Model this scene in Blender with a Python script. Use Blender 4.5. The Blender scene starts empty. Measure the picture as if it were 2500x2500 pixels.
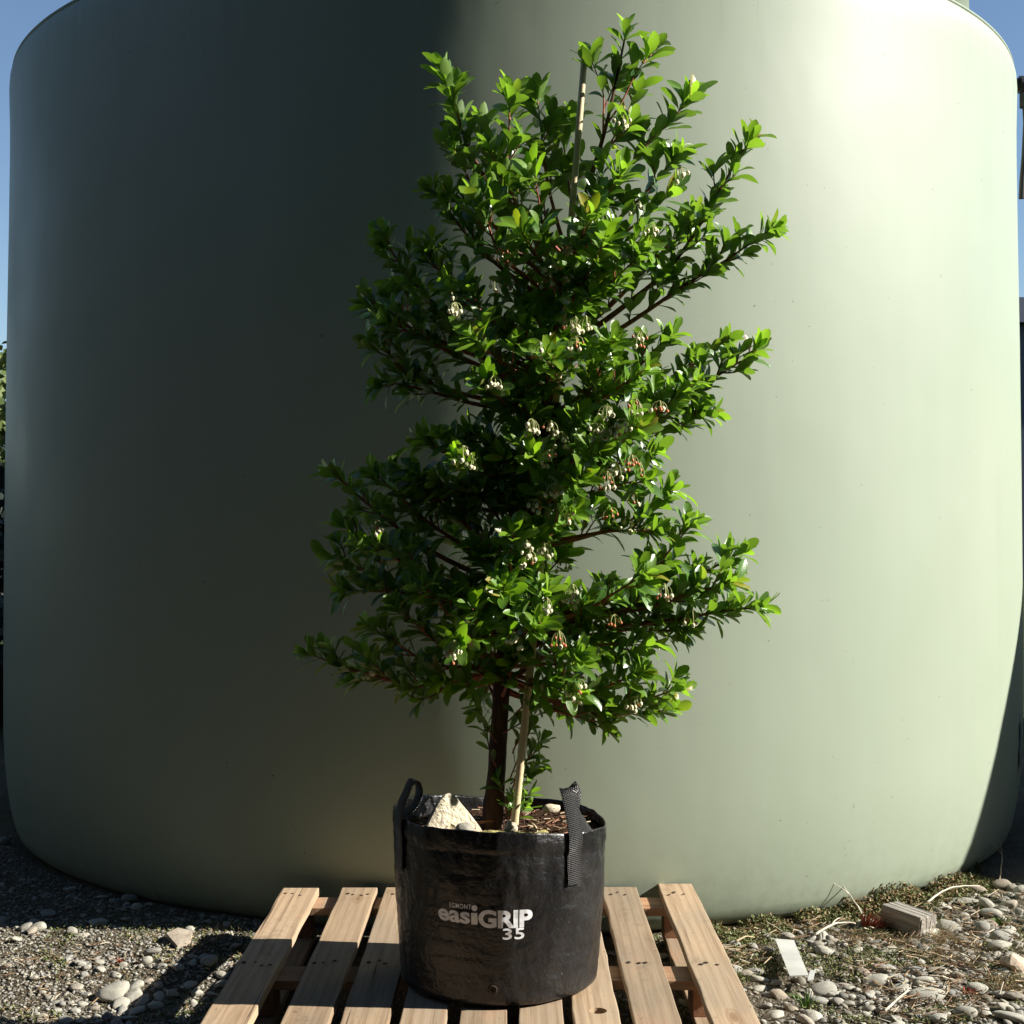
import bpy, bmesh, math, random
import numpy as np
from mathutils import Vector, Matrix, Quaternion, noise

random.seed(7)
rng = np.random.default_rng(11)
scene = bpy.context.scene
COL = scene.collection
R = math.radians

# ------------------------------------------------------------------ camera, sky, sun, exposure
F = 3500.0            # focal length in photograph pixels (photograph 2500 px wide)
CAMZ = 1.037
HOR = 1265.0
cam_d = bpy.data.cameras.new('camera')
cam_d.sensor_width = 36.0
cam_d.lens = 36.0 * F / 2500.0
cam_d.shift_y = 15.0 / 2500.0
cam_d.clip_start = 0.05
cam_d.clip_end = 2000.0
cam = bpy.data.objects.new('camera', cam_d)
cam.location = (0, 0, CAMZ)
cam.rotation_euler = (R(90), 0, 0)
COL.objects.link(cam)
scene.camera = cam

SUN_EL, SUN_AZ = R(31.0), R(-6.0)       # azimuth from +X, negative = towards the camera side
S = Vector((math.cos(SUN_EL) * math.cos(SUN_AZ), math.cos(SUN_EL) * math.sin(SUN_AZ), math.sin(SUN_EL)))
world = bpy.data.worlds.new('World')
scene.world = world
world.use_nodes = True
wn = world.node_tree
wn.nodes.clear()
sky = wn.nodes.new('ShaderNodeTexSky')
sky.sky_type = 'NISHITA'
sky.sun_disc = False
sky.sun_elevation = SUN_EL
sky.sun_rotation = R(90) - SUN_AZ
sky.air_density = 1.0
sky.dust_density = 0.05
sky.ozone_density = 3.0
bg = wn.nodes.new('ShaderNodeBackground')
bg.inputs['Strength'].default_value = 0.06
wo = wn.nodes.new('ShaderNodeOutputWorld')
wn.links.new(sky.outputs[0], bg.inputs[0])
wn.links.new(bg.outputs[0], wo.inputs[0])

sun_d = bpy.data.lights.new('sun', 'SUN')
sun_d.energy = 5.0
sun_d.angle = R(0.53)
sun_d.color = (1.0, 0.95, 0.86)
sun = bpy.data.objects.new('sun', sun_d)
sun.rotation_euler = S.to_track_quat('Z', 'Y').to_euler()
sun.location = (6, 0, 6)
COL.objects.link(sun)

vs = scene.view_settings
vs.view_transform = 'Standard'
vs.look = 'None'
vs.exposure = 1.08
vs.gamma = 1.0
scene.cycles.use_adaptive_sampling = True
scene.cycles.adaptive_threshold = 0.02
scene.cycles.max_bounces = 6
scene.cycles.diffuse_bounces = 3
scene.cycles.glossy_bounces = 3
scene.cycles.transmission_bounces = 3
vs.use_curve_mapping = False

# ------------------------------------------------------------------ helpers
def P(px, py, d):
    """photograph pixel at a chosen real distance -> world point"""
    return Vector(((px - 1250) * d / F, d, CAMZ - (py - HOR) * d / F))

def G(px, py, z=0.0):
    """photograph pixel on a level at height z -> world point"""
    if z == 0.0 and px < 640 and py > 2330: z = -0.045 * min(1.0, (py - 2330) / 60)
    d = (CAMZ - z) * F / (py - HOR)
    return Vector(((px - 1250) * d / F, d, z))

def link(o, parent=None):
    COL.objects.link(o)
    if parent is not None:
        o.parent = parent
    return o

def mesh_obj(name, verts, faces, mat, parent=None, smooth=False, mats=None):
    me = bpy.data.meshes.new(name)
    me.from_pydata([tuple(v) for v in verts], [], faces)
    me.update()
    if smooth:
        me.polygons.foreach_set('use_smooth', [True] * len(me.polygons))
    if mat is not None:
        me.materials.append(mat)
    return link(bpy.data.objects.new(name, me), parent)

def bm_obj(name, bm, mat, parent=None, smooth=False):
    me = bpy.data.meshes.new(name)
    bm.to_mesh(me)
    bm.free()
    if smooth:
        me.polygons.foreach_set('use_smooth', [True] * len(me.polygons))
    if mat is not None:
        me.materials.append(mat)
    return link(bpy.data.objects.new(name, me), parent)

def empty(name, loc=(0, 0, 0)):
    o = bpy.data.objects.new(name, None)
    o.empty_display_size = 0.1
    o.location = loc
    COL.objects.link(o)
    return o

def tag(o, label=None, cat=None, group=None, kind=None):
    if label: o['label'] = label
    if cat: o['category'] = cat
    if group: o['group'] = group
    if kind: o['kind'] = kind
    return o

def adopt(o, root):
    """parent o to root keeping world coordinates of its mesh data"""
    o.parent = root
    o.matrix_parent_inverse = root.matrix_basis.inverted()
    return o

def tube(path, radii, n=6, cap=True):
    """vertices, faces of a tube along a list of Vectors"""
    vs_, fs = [], []
    m = len(path)
    prev = None
    for i, p in enumerate(path):
        t = (path[min(i + 1, m - 1)] - path[max(i - 1, 0)])
        if t.length < 1e-9: t = Vector((0, 0, 1))
        t.normalize()
        if prev is None:
            a = Vector((1, 0, 0)) if abs(t.x) < 0.8 else Vector((0, 1, 0))
            u = (a - t * a.dot(t)).normalized()
        else:
            u = (prev - t * prev.dot(t))
            u = u.normalized() if u.length > 1e-6 else t.orthogonal().normalized()
        prev = u
        w = t.cross(u)
        for k in range(n):
            a = 2 * math.pi * k / n
            vs_.append(p + (u * math.cos(a) + w * math.sin(a)) * radii[i])
    for i in range(m - 1):
        for k in range(n):
            a, b = i * n + k, i * n + (k + 1) % n
            fs.append((a, b, b + n, a + n))
    if cap:
        fs.append(tuple(range(n - 1, -1, -1)))
        fs.append(tuple(range((m - 1) * n, m * n)))
    return vs_, fs

def join(parts):
    V, Fc = [], []
    for v, f in parts:
        o = len(V)
        V += list(v)
        Fc += [tuple(i + o for i in q) for q in f]
    return V, Fc

def bezier(a, b, c, n):
    out = []
    for i in range(n + 1):
        t = i / n
        out.append(a * (1 - t) ** 2 + b * 2 * t * (1 - t) + c * t * t)
    return out

def catmull(pts, n):
    out = []
    L = len(pts)
    for i in range(L - 1):
        p0, p1, p2, p3 = pts[max(i - 1, 0)], pts[i], pts[i + 1], pts[min(i + 2, L - 1)]
        for k in range(n):
            t = k / n
            out.append(0.5 * ((2 * p1) + (p2 - p0) * t + (2 * p0 - 5 * p1 + 4 * p2 - p3) * t * t + (3 * p1 - p0 - 3 * p2 + p3) * t ** 3))
    out.append(pts[-1].copy())
    return out

# ------------------------------------------------------------------ materials
class N:
    """small node-tree helper"""
    def __init__(s, name):
        s.m = bpy.data.materials.new(name)
        s.m.use_nodes = True
        s.t = s.m.node_tree
        s.b = s.t.nodes['Principled BSDF']
        s.out = s.t.nodes['Material Output']
    def n(s, typ, **kw):
        x = s.t.nodes.new('ShaderNode' + typ)
        for k, v in kw.items():
            setattr(x, k, v)
        return x
    def l(s, a, b):
        s.t.links.new(a, b)
    def coord(s, scale=(1, 1, 1), kind='Object'):
        c = s.n('TexCoord')
        mp = s.n('Mapping')
        mp.inputs['Scale'].default_value = scale
        s.l(c.outputs[kind], mp.inputs[0])
        return mp.outputs[0]
    def noise(s, vec, scale, detail=4, rough=0.55, dist=0.0):
        x = s.n('TexNoise')
        x.inputs['Scale'].default_value = scale
        x.inputs['Detail'].default_value = detail
        x.inputs['Roughness'].default_value = rough
        x.inputs['Distortion'].default_value = dist
        if vec is not None: s.l(vec, x.inputs['Vector'])
        return x.outputs['Fac']
    def ramp(s, fac, stops):
        x = s.n('ValToRGB')
        e = x.color_ramp.elements
        while len(e) > 1: e.remove(e[0])
        e[0].position = stops[0][0]
        c = stops[0][1]
        e[0].color = (*c, 1) if isinstance(c, tuple) else (c, c, c, 1)
        for p, c in stops[1:]:
            q = e.new(p)
            q.color = (*c, 1) if isinstance(c, tuple) else (c, c, c, 1)
        s.l(fac, x.inputs[0])
        return x.outputs[0]
    def mix(s, fac, a, b, mode='MIX'):
        x = s.n('MixRGB', blend_type=mode)
        for i, v in ((0, fac), (1, a), (2, b)):
            if isinstance(v, (int, float)): x.inputs[i].default_value = v
            elif isinstance(v, tuple): x.inputs[i].default_value = (*v, 1)
            else: s.l(v, x.inputs[i])
        return x.outputs[0]
    def math(s, op, a, b=None):
        x = s.n('Math', operation=op)
        for i, v in ((0, a), (1, b)):
            if v is None: continue
            if isinstance(v, (int, float)): x.inputs[i].default_value = v
            else: s.l(v, x.inputs[i])
        return x.outputs[0]
    def bump(s, h, strength=0.3, dist=0.01, normal=None):
        x = s.n('Bump')
        x.inputs['Strength'].default_value = strength
        x.inputs['Distance'].default_value = dist
        s.l(h, x.inputs['Height'])
        if normal is not None: s.l(normal, x.inputs['Normal'])
        s.l(x.outputs[0], s.b.inputs['Normal'])
        return x.outputs[0]
    def set(s, **kw):
        for k, v in kw.items():
            k = {'color': 'Base Color', 'rough': 'Roughness', 'spec': 'Specular IOR Level'}.get(k, k)
            i = s.b.inputs[k]
            if isinstance(v, tuple): i.default_value = (*v, 1)
            elif isinstance(v, (int, float)): i.default_value = v
            else: s.l(v, i)
        return s.m

def mat_tank():
    m = N('tank_plastic')
    v = m.coord()
    big = m.noise(v, 1.3, 4)
    streak = m.noise(m.coord((7, 7, 0.35)), 1.6, 3, 0.6)
    base = m.ramp(big, [(0.3, (0.300, 0.358, 0.271)), (0.7, (0.325, 0.373, 0.291))])
    base = m.mix(m.ramp(streak, [(0.45, 0.0), (0.8, 0.16)]), base, (0.255, 0.295, 0.235))
    # dark grime runs just below the top lip
    sep = m.n('SeparateXYZ')
    m.l(v, sep.inputs[0])
    top = m.ramp(m.math('MULTIPLY', m.math('SUBTRACT', sep.outputs[2], 2.12), 2.6), [(0.0, 0.0), (1.0, 1.0)])
    run = m.ramp(m.noise(m.coord((16, 16, 0.8)), 2.0, 4, 0.65), [(0.52, 0.0), (0.75, 0.28)])
    base = m.mix(m.math('MULTIPLY', top, run), base, (0.10, 0.12, 0.085))
    # splashed soil low down
    low = m.ramp(sep.outputs[2], [(0.0, 1.0), (0.10, 0.45), (0.30, 0.0)])
    spl = m.ramp(m.noise(v, 30, 5, 0.75), [(0.42, 0.0), (0.68, 0.32)])
    base = m.mix(m.math('MULTIPLY', low, spl), base, (0.12, 0.11, 0.07))
    sp = m.ramp(m.noise(v, 60, 2), [(0.752, 0.0), (0.775, 0.7)])
    base = m.mix(sp, base, (0.09, 0.10, 0.07))
    # faint rubbed scuffs at odd angles
    sc1 = m.n('Mapping'); sc1.inputs['Rotation'].default_value = (0.5, 0.9, 0.2); sc1.inputs['Scale'].default_value = (2.0, 60, 60)
    m.l(v, sc1.inputs[0])
    scf = m.ramp(m.noise(sc1.outputs[0], 1.0, 3, 0.6), [(0.70, 0.0), (0.76, 0.30)])
    base = m.mix(scf, base, (0.42, 0.45, 0.38))
    rough = m.ramp(m.noise(v, 2.2, 3, 0.6), [(0.3, 0.46), (0.7, 0.58)])
    gr = m.noise(v, 260, 2)
    wav = m.noise(m.coord((1, 1, 0.6)), 2.2, 3)
    h = m.mix(0.5, gr, wav)
    b1 = m.n('Bump'); b1.inputs['Strength'].default_value = 0.025; b1.inputs['Distance'].default_value = 0.004
    m.l(gr, b1.inputs['Height'])
    b2 = m.n('Bump'); b2.inputs['Strength'].default_value = 0.08; b2.inputs['Distance'].default_value = 0.05
    m.l(wav, b2.inputs['Height']); m.l(b1.outputs[0], b2.inputs['Normal'])
    m.l(b2.outputs[0], m.b.inputs['Normal'])
    return m.set(color=base, rough=rough, spec=0.45)

def mat_wood(name, base=(0.405, 0.295, 0.190), dark=(0.215, 0.140, 0.082), along=1):
    m = N(name)
    oi = m.n('ObjectInfo')
    c = m.n('TexCoord')
    off = m.n('VectorMath', operation='ADD')
    cmb = m.n('CombineXYZ')
    for i in range(3):
        m.l(m.math('MULTIPLY', oi.outputs['Random'], 37.0 + 11 * i), cmb.inputs[i])
    m.l(c.outputs['Object'], off.inputs[0]); m.l(cmb.outputs[0], off.inputs[1])
    def mp(sc):
        x = m.n('Mapping'); x.inputs['Scale'].default_value = sc
        m.l(off.outputs[0], x.inputs[0]); return x.outputs[0]
    lo, hi = (0.9, 14) if along else (14, 0.9)
    grain = m.noise(mp((60, 2.0, 60) if along else (2.0, 60, 60)), 1.0, 5, 0.6, 0.6)
    fine = m.noise(mp((300, 7, 300) if along else (7, 300, 300)), 1.0, 3, 0.6)
    patch = m.noise(mp((7, 3.0, 7)), 1.0, 4, 0.55)
    col = m.ramp(grain, [(0.25, dark), (0.52, base), (0.8, tuple(min(1, x * 1.18) for x in base))])
    col = m.mix(m.ramp(patch, [(0.40, 0.0), (0.72, 0.7)]), col, (0.27, 0.225, 0.17))
    col = m.mix(m.ramp(m.noise(mp((9, 4, 9)), 1.3, 3), [(0.6, 0.0), (0.8, 0.5)]), col, (0.54, 0.30, 0.18))
    col = m.mix(m.ramp(fine, [(0.58, 0.0), (0.72, 0.28)]), col, (0.20, 0.125, 0.07))
    sp = m.ramp(m.noise(mp((70, 40, 70)), 1.0, 2), [(0.7, 0.0), (0.76, 0.7)])
    col = m.mix(sp, col, (0.13, 0.085, 0.05))
    # cathedral grain and dark splits along the board
    wv = m.n('TexWave'); wv.wave_type = 'BANDS'; wv.bands_direction = 'X' if along else 'Y'
    wv.inputs['Scale'].default_value = 1.0; wv.inputs['Distortion'].default_value = 7.0; wv.inputs['Detail'].default_value = 3.0; wv.inputs['Detail Scale'].default_value = 0.35
    m.l(mp((16, 1.1, 16) if along else (1.1, 16, 16)), wv.inputs['Vector'])
    col = m.mix(m.ramp(wv.outputs['Fac'], [(0.55, 0.0), (0.95, 0.28)]), col, (0.22, 0.135, 0.075))
    spl = m.ramp(m.noise(mp((130, 1.6, 130) if along else (1.6, 130, 130)), 1.0, 2, 0.5), [(0.69, 0.0), (0.73, 0.85)])
    col = m.mix(spl, col, (0.07, 0.045, 0.03))
    st = m.ramp(m.noise(mp((14, 9, 14)), 1.0, 5, 0.7), [(0.58, 0.0), (0.72, 0.6)])
    col = m.mix(st, col, (0.15, 0.115, 0.08))
    vo = m.n('TexVoronoi'); vo.inputs['Scale'].default_value = 1.0
    m.l(mp((15, 4.2, 15)), vo.inputs['Vector'])
    vs_ = m.n('SeparateColor'); m.l(vo.outputs['Color'], vs_.inputs[0])
    kn = m.math('MULTIPLY', m.ramp(vo.outputs['Distance'], [(0.0, 1.0), (0.10, 0.75), (0.13, 0.15), (0.17, 0.5), (0.24, 0.0)]), m.math('GREATER_THAN', vs_.outputs[0], 0.72))
    col = m.mix(m.math('MULTIPLY', kn, 0.75), col, (0.17, 0.085, 0.04))
    saw = m.noise(mp((6, 170, 6) if along else (170, 6, 6)), 1.0, 2)
    h = m.mix(0.4, m.mix(0.5, grain, fine), saw)
    hue = m.n('HueSaturation')
    m.l(m.ramp(oi.outputs['Random'], [(0, 0.82), (1, 1.12)]), hue.inputs['Value'])
    m.l(col, hue.inputs['Color'])
    m.bump(h, 0.5, 0.003)
    return m.set(color=hue.outputs[0], rough=0.72, spec=0.25)

def mat_bag():
    m = N('black_woven_plastic')
    v = m.coord()
    c = m.n('TexCoord')
    sep = m.n('SeparateXYZ'); m.l(c.outputs['UV'], sep.inputs[0])
    wu = m.math('SINE', m.math('MULTIPLY', sep.outputs[0], 2 * math.pi * 330))
    wv = m.math('SINE', m.math('MULTIPLY', sep.outputs[1], 2 * math.pi * 95))
    weave = m.math('ADD', wu, wv)
    wr = m.noise(v, 30, 4, 0.6, 0.1)
    hor = m.noise(m.coord((9, 9, 60)), 1.0, 3, 0.6)
    b1 = m.n('Bump'); b1.inputs['Strength'].default_value = 0.035; b1.inputs['Distance'].default_value = 0.0005
    m.l(weave, b1.inputs['Height'])
    b2 = m.n('Bump'); b2.inputs['Strength'].default_value = 0.5; b2.inputs['Distance'].default_value = 0.012
    m.l(wr, b2.inputs['Height']); m.l(b1.outputs[0], b2.inputs['Normal'])
    b3 = m.n('Bump'); b3.inputs['Strength'].default_value = 0.30; b3.inputs['Distance'].default_value = 0.004
    m.l(hor, b3.inputs['Height']); m.l(b2.outputs[0], b3.inputs['Normal'])
    m.l(b3.outputs[0], m.b.inputs['Normal'])
    dust = m.ramp(m.noise(v, 9, 6, 0.65), [(0.42, 0.0), (0.75, 0.65)])
    col = m.mix(dust, (0.007, 0.007, 0.008), (0.026, 0.024, 0.023))
    sp = m.ramp(m.noise(v, 210, 2), [(0.74, 0.0), (0.78, 1.0)])
    col = m.mix(sp, col, (0.22, 0.19, 0.15))
    return m.set(color=col, rough=m.ramp(dust, [(0, 0.30), (0.7, 0.50)]), spec=0.5)

def mat_webbing():
    m = N('black_webbing')
    c = m.n('TexCoord')
    sep = m.n('SeparateXYZ'); m.l(c.outputs['UV'], sep.inputs[0])
    d = m.math('ADD', m.math('MULTIPLY', sep.outputs[1], 2 * math.pi * 75), m.math('MULTIPLY', sep.outputs[0], 2 * math.pi * 3.4))
    h = m.math('SINE', d)
    st = m.math('SINE', m.math('MULTIPLY', sep.outputs[0], 2 * math.pi * 9))
    hh = m.math('ADD', h, m.math('MULTIPLY', st, 0.35))
    m.bump(hh, 0.9, 0.0011)
    return m.set(color=m.ramp(h, [(0.2, (0.008, 0.008, 0.009)), (0.9, (0.05, 0.048, 0.046))]), rough=0.42, spec=0.5)

def mat_simple(name, color, rough=0.7, var=0.25, scale=20, bump=0.2, bd=0.004, spec=0.3, sc=(1, 1, 1)):
    m = N(name)
    v = m.coord(sc)
    f = m.noise(v, scale, 5, 0.6)
    lo = tuple(x * (1 - var) for x in color)
    hi = tuple(min(1, x * (1 + var)) for x in color)
    m.bump(f, bump, bd)
    return m.set(color=m.ramp(f, [(0.3, lo), (0.7, hi)]), rough=rough, spec=spec)

def mat_leaf(name, src):
    m = N(name)
    if src == 'object':
        x = m.n('ObjectInfo'); col = x.outputs['Color']
    else:
        x = m.n('Attribute'); x.attribute_name = 'leafcol'; col = x.outputs['Color']
    c = m.n('TexCoord')
    sep = m.n('SeparateXYZ'); m.l(c.outputs['UV'], sep.inputs[0])
    # midrib
    rib = m.ramp(m.math('ABSOLUTE', m.math('SUBTRACT', sep.outputs[0], 0.5)), [(0.0, 0.55), (0.05, 0.0)])
    vein = m.math('SINE', m.math('MULTIPLY', m.math('ADD', sep.outputs[1], m.math('MULTIPLY', m.math('ABSOLUTE', m.math('SUBTRACT', sep.outputs[0], 0.5)), -0.5)), 75.0))
    mot = m.noise(c.outputs['UV'], 6, 3)
    cc = m.mix(m.math('MULTIPLY', rib, 0.6), col, (0.20, 0.30, 0.06))
    cc = m.mix(m.ramp(mot, [(0.4, 0.0), (0.75, 0.35)]), cc, m.mix(1.0, cc, (0.6, 0.62, 0.5), 'MULTIPLY'))
    geo = m.n('NewGeometry')
    cc = m.mix(m.math('MULTIPLY', geo.outputs['Backfacing'], 0.45), cc, (0.17, 0.24, 0.10))
    m.bump(m.math('ADD', vein, m.math('MULTIPLY', mot, 4.0)), 0.10, 0.0010)
    m.set(color=cc, rough=m.ramp(mot, [(.3, .28), (.7, .40)]), spec=0.8)
    tr = m.n('BsdfTranslucent')
    m.l(m.mix(1.0, m.mix(0.5, cc, (0.16, 0.30, 0.012)), (2.2, 2.3, 1.0), 'MULTIPLY'), tr.inputs['Color'])
    mx = m.n('MixShader')
    sg = m.n('SeparateColor'); m.l(col, sg.inputs[0])
    m.l(m.math('ADD', m.math('MULTIPLY', sg.outputs[1], 0.85), 0.10), mx.inputs[0])
    m.l(m.b.outputs[0], mx.inputs[1]); m.l(tr.outputs[0], mx.inputs[2])
    m.l(mx.outputs[0], m.out.inputs['Surface'])
    return m.m

def mat_bark():
    m = N('red_brown_bark')
    a = m.noise(m.coord((60, 60, 6)), 1.0, 5, 0.65, 0.8)
    col = m.ramp(a, [(0.3, (0.035, 0.020, 0.014)), (0.55, (0.105, 0.055, 0.034)), (0.78, (0.25, 0.13, 0.08))])
    m.bump(a, 0.8, 0.004)
    return m.set(color=col, rough=0.75, spec=0.25)

def mat_stone():
    m = N('river_stone')
    oi = m.n('ObjectInfo')
    v = m.coord()
    tint = m.ramp(oi.outputs['Random'], [(0, (0.32, 0.30, 0.25)), (0.25, (0.53, 0.51, 0.43)), (0.55, (0.46, 0.44, 0.37)), (0.78, (0.26, 0.26, 0.245)), (0.90, (0.36, 0.29, 0.215)), (1.0, (0.54, 0.51, 0.43))])
    f = m.noise(v, 2.5, 6, 0.65)
    g = m.noise(v, 30, 3, 0.6)
    col = m.mix(m.ramp(f, [(0.35, 0.0), (0.7, 0.5)]), tint, (0.24, 0.225, 0.19))
    col = m.mix(m.ramp(g, [(0.6, 0.0), (0.75, 0.4)]), col, (0.17, 0.16, 0.13))
    m.bump(m.mix(0.5, f, g), 0.35, 0.06)
    return m.set(color=col, rough=0.82, spec=0.25)

def mat_gravel():
    m = N('gravel_stone')
    a = m.n('Attribute'); a.attribute_name = 'leafcol'
    f = m.noise(m.coord(), 160, 4, 0.6)
    col = m.mix(m.ramp(f, [(0.4, 0.0), (0.75, 0.5)]), a.outputs['Color'], (0.20, 0.18, 0.14))
    m.bump(f, 0.3, 0.003)
    return m.set(color=col, rough=0.85, spec=0.2)

def mat_ground():
    m = N('gravelly_soil')
    v = m.coord()
    f = m.noise(v, 5, 8, 0.65)
    g = m.noise(v, 90, 5, 0.65)
    vo = m.n('TexVoronoi'); vo.inputs['Scale'].default_value = 120
    m.l(v, vo.inputs['Vector'])
    col = m.ramp(f, [(0.3, (0.060, 0.046, 0.028)), (0.55, (0.105, 0.084, 0.056)), (0.75, (0.16, 0.14, 0.10))])
    col = m.mix(m.ramp(g, [(0.4, 0.0), (0.7, 0.6)]), col, (0.20, 0.18, 0.135))
    moss = m.ramp(m.noise(v, 3.1, 5, 0.7), [(0.52, 0.0), (0.66, 0.55)])
    col = m.mix(moss, col, (0.09, 0.10, 0.03))
    ln = m.n('VectorMath', operation='LENGTH'); sb_ = m.n('VectorMath', operation='SUBTRACT')
    m.l(v, sb_.inputs[0]); sb_.inputs[1].default_value = (0, 3.5, 0); m.l(sb_.outputs[0], ln.inputs[0])
    col = m.mix(m.ramp(m.math('MULTIPLY', m.math('ADD', ln.outputs['Value'], m.math('MULTIPLY', f, 1.5)), 0.1), [(0.42, 0.0), (0.55, 1.0)]), col, (0.030, 0.042, 0.016))
    h = m.math('ADD', m.math('MULTIPLY', g, 1.0), m.math('MULTIPLY', vo.outputs['Distance'], -0.8))
    m.bump(h, 0.9, 0.012)
    return m.set(color=col, rough=0.95, spec=0.15)

M_TANK = mat_tank()
M_SLAT = mat_wood('pine_slat')
M_BEARER = mat_wood('pine_bearer', (0.38, 0.22, 0.125), (0.26, 0.13, 0.07), along=0)
M_BLOCK = mat_wood('pine_block', (0.34, 0.15, 0.08), (0.22, 0.09, 0.045))
M_BAG = mat_bag()
M_WEB = mat_webbing()
M_PRINT = mat_simple('silver_grey_print', (0.80, 0.81, 0.84), 0.5, 0.14, 90, 0.05, 0.001, 0.4)
M_SOIL = mat_simple('potting_soil', (0.055, 0.03, 0.018), 0.95, 0.6, 70, 1.0, 0.02, 0.1)
M_DRYLEAF = mat_simple('dry_brown_leaf', (0.23, 0.10, 0.06), 0.8, 0.3, 40, 0.2, 0.002, 0.2)
M_LEAF_O = mat_leaf('strawberry_tree_leaf', 'object')
M_LEAF_A = mat_leaf('strawberry_tree_leaf_mass', 'attr')
M_BARK = mat_bark()
M_TWIG = mat_simple('red_young_twig', (0.34, 0.105, 0.07), 0.5, 0.3, 40, 0.2, 0.002, 0.4)
M_CANE = mat_simple('bamboo_cane', (0.66, 0.53, 0.32), 0.5, 0.14, 8, 0.25, 0.002, 0.4, (12, 12, 1.2))
M_FLOWER = mat_simple('cream_flower', (0.70, 0.66, 0.44), 0.5, 0.08, 60, 0.05, 0.001, 0.4)
M_FRUIT = mat_simple('orange_calyx', (0.52, 0.17, 0.075), 0.55, 0.3, 60, 0.1, 0.001, 0.4)
M_STALK = mat_simple('pale_green_stalk', (0.34, 0.36, 0.14), 0.6, 0.2, 60, 0.05, 0.001)
M_STONE = mat_stone()
M_GRAVEL = mat_gravel()
M_GROUND = mat_ground()
M_PALEROCK = mat_simple('pale_pumice', (0.66, 0.58, 0.43), 0.9, 0.16, 5, 0.45, 0.08, 0.15)
M_TIMBER = mat_simple('weathered_timber', (0.30, 0.275, 0.24), 0.85, 0.45, 5, 0.7, 0.006, 0.15, (30, 2, 30))
M_TAG = mat_simple('white_plastic', (0.47, 0.47, 0.44), 0.5, 0.22, 9, 0.1, 0.002, 0.4)
M_STRAW = mat_simple('dry_straw', (0.46, 0.37, 0.23), 0.8, 0.25, 30, 0.1, 0.002, 0.2)
M_DEADTWIG = mat_simple('bleached_twig', (0.60, 0.55, 0.44), 0.8, 0.2, 40, 0.3, 0.002, 0.2)
M_REDLEAF = mat_simple('dry_red_frond', (0.33, 0.085, 0.045), 0.75, 0.3, 40, 0.2, 0.002, 0.2)
M_DARKPIPE = mat_simple('black_polythene', (0.02, 0.02, 0.022), 0.45, 0.3, 20, 0.1, 0.002, 0.4)
M_NAIL = mat_simple('rusty_nail', (0.035, 0.024, 0.018), 0.8, 0.3, 80, 0.2, 0.001, 0.2)

# ------------------------------------------------------------------ ground
def sstep(a, b, x):
    t = max(0.0, min(1.0, (x - a) / (b - a)))
    return t * t * (3 - 2 * t)

def gz(x, y):
    dip = -0.05 * sstep(-.45, -.70, x) * sstep(3.5, 3.2, y)
    return dip + 0.014 * noise.noise(Vector((x * 1.7, y * 1.7, 0.3))) + 0.006 * noise.noise(Vector((x * 6, y * 6, 4.3)))

def build_ground():
    xs = sorted(set([-400, -120, -40, -15, -8, -5, -3.5] + [round(-2.6 + 0.05 * i, 3) for i in range(105)] + [3.5, 5, 8, 15, 40, 120, 400]))
    ys = sorted(set([-400, -120, -40, -12, -5, -2, 0, 1.0, 1.6] + [round(2.0 + 0.05 * i, 3) for i in range(80)] + [7, 9, 13, 20, 40, 120, 500, 900]))
    V, Fc = [], []
    nx = len(xs)
    for y in ys:
        for x in xs:
            near = abs(x) < 4 and 1.5 < y < 7
            V.append((x, y, gz(x, y) if near else 0.0))
    for j in range(len(ys) - 1):
        for i in range(nx - 1):
            a = j * nx + i
            Fc.append((a, a + 1, a + 1 + nx, a + nx))
    o = mesh_obj('ground', V, Fc, M_GROUND, smooth=True)
    return tag(o, 'brown gravelly soil of the yard under the pallet and tank', None, None, 'structure')
ground = build_ground()

# ------------------------------------------------------------------ water tanks
def lathe(prof, seg=96, cx=0.0, cy=0.0):
    V, Fc = [], []
    for r, z in prof:
        for k in range(seg):
            a = 2 * math.pi * k / seg
            V.append((cx + r * math.cos(a), cy + r * math.sin(a), z))
    for i in range(len(prof) - 1):
        for k in range(seg):
            a, b = i * seg + k, i * seg + (k + 1) % seg
            Fc.append((a, b, b + seg, a + seg))
    return V, Fc

TX, TY, TR = 0.004, 5.27, 1.765
def tank_profile(scale=1.0, top=2.47):
    s = top / 2.47
    return [(1.66, -0.02), (1.705, 0.004), (1.722, 0.018), (1.734, 0.05), (1.745, 0.10), (1.755, 0.17), (1.762, 0.25), (1.766, 0.34), (1.7665, 0.5 * s),
            (1.765, 0.8 * s), (1.761, 1.2 * s), (1.756, 1.6 * s), (1.749, 2.0 * s), (1.746, 2.2 * s), (1.7455, 2.3 * s), (1.747, 2.38 * s), (1.748, top - 0.03), (1.746, top),
            (1.739, top + 0.022), (1.726, top + 0.040), (1.706, top + 0.054), (1.68, top + 0.066), (1.6, top + 0.09), (1.2, top + 0.19), (0.7, top + 0.30), (0.3, top + 0.36), (0.001, top + 0.37)]
tank = empty('water_tank', (TX, TY, 0))
tag(tank, 'large pale green round plastic water tank behind the potted tree', 'tank')
V, Fc = lathe(tank_profile(), 220)
mesh_obj('wall', V, Fc, M_TANK, tank, True)
# raised lip where the roof meets the wall
lip = []
for i in range(13):
    a = 2 * math.pi * i / 12
    lip.append((1.733 + 0.007 * math.cos(a), 2.500 + 0.006 * math.sin(a)))
V, Fc = lathe(lip, 220)
mesh_obj('lip', V, Fc, M_TANK, tank, True)
# roof hatch
V, Fc = lathe([(0.22, 2.5), (0.22, 2.80), (0.24, 2.80), (0.24, 2.84), (0.20, 2.86), (0.001, 2.87)], 40, 1.27, -0.55)
mesh_obj('roof_hatch', V, Fc, M_TANK, tank, True)
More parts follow.
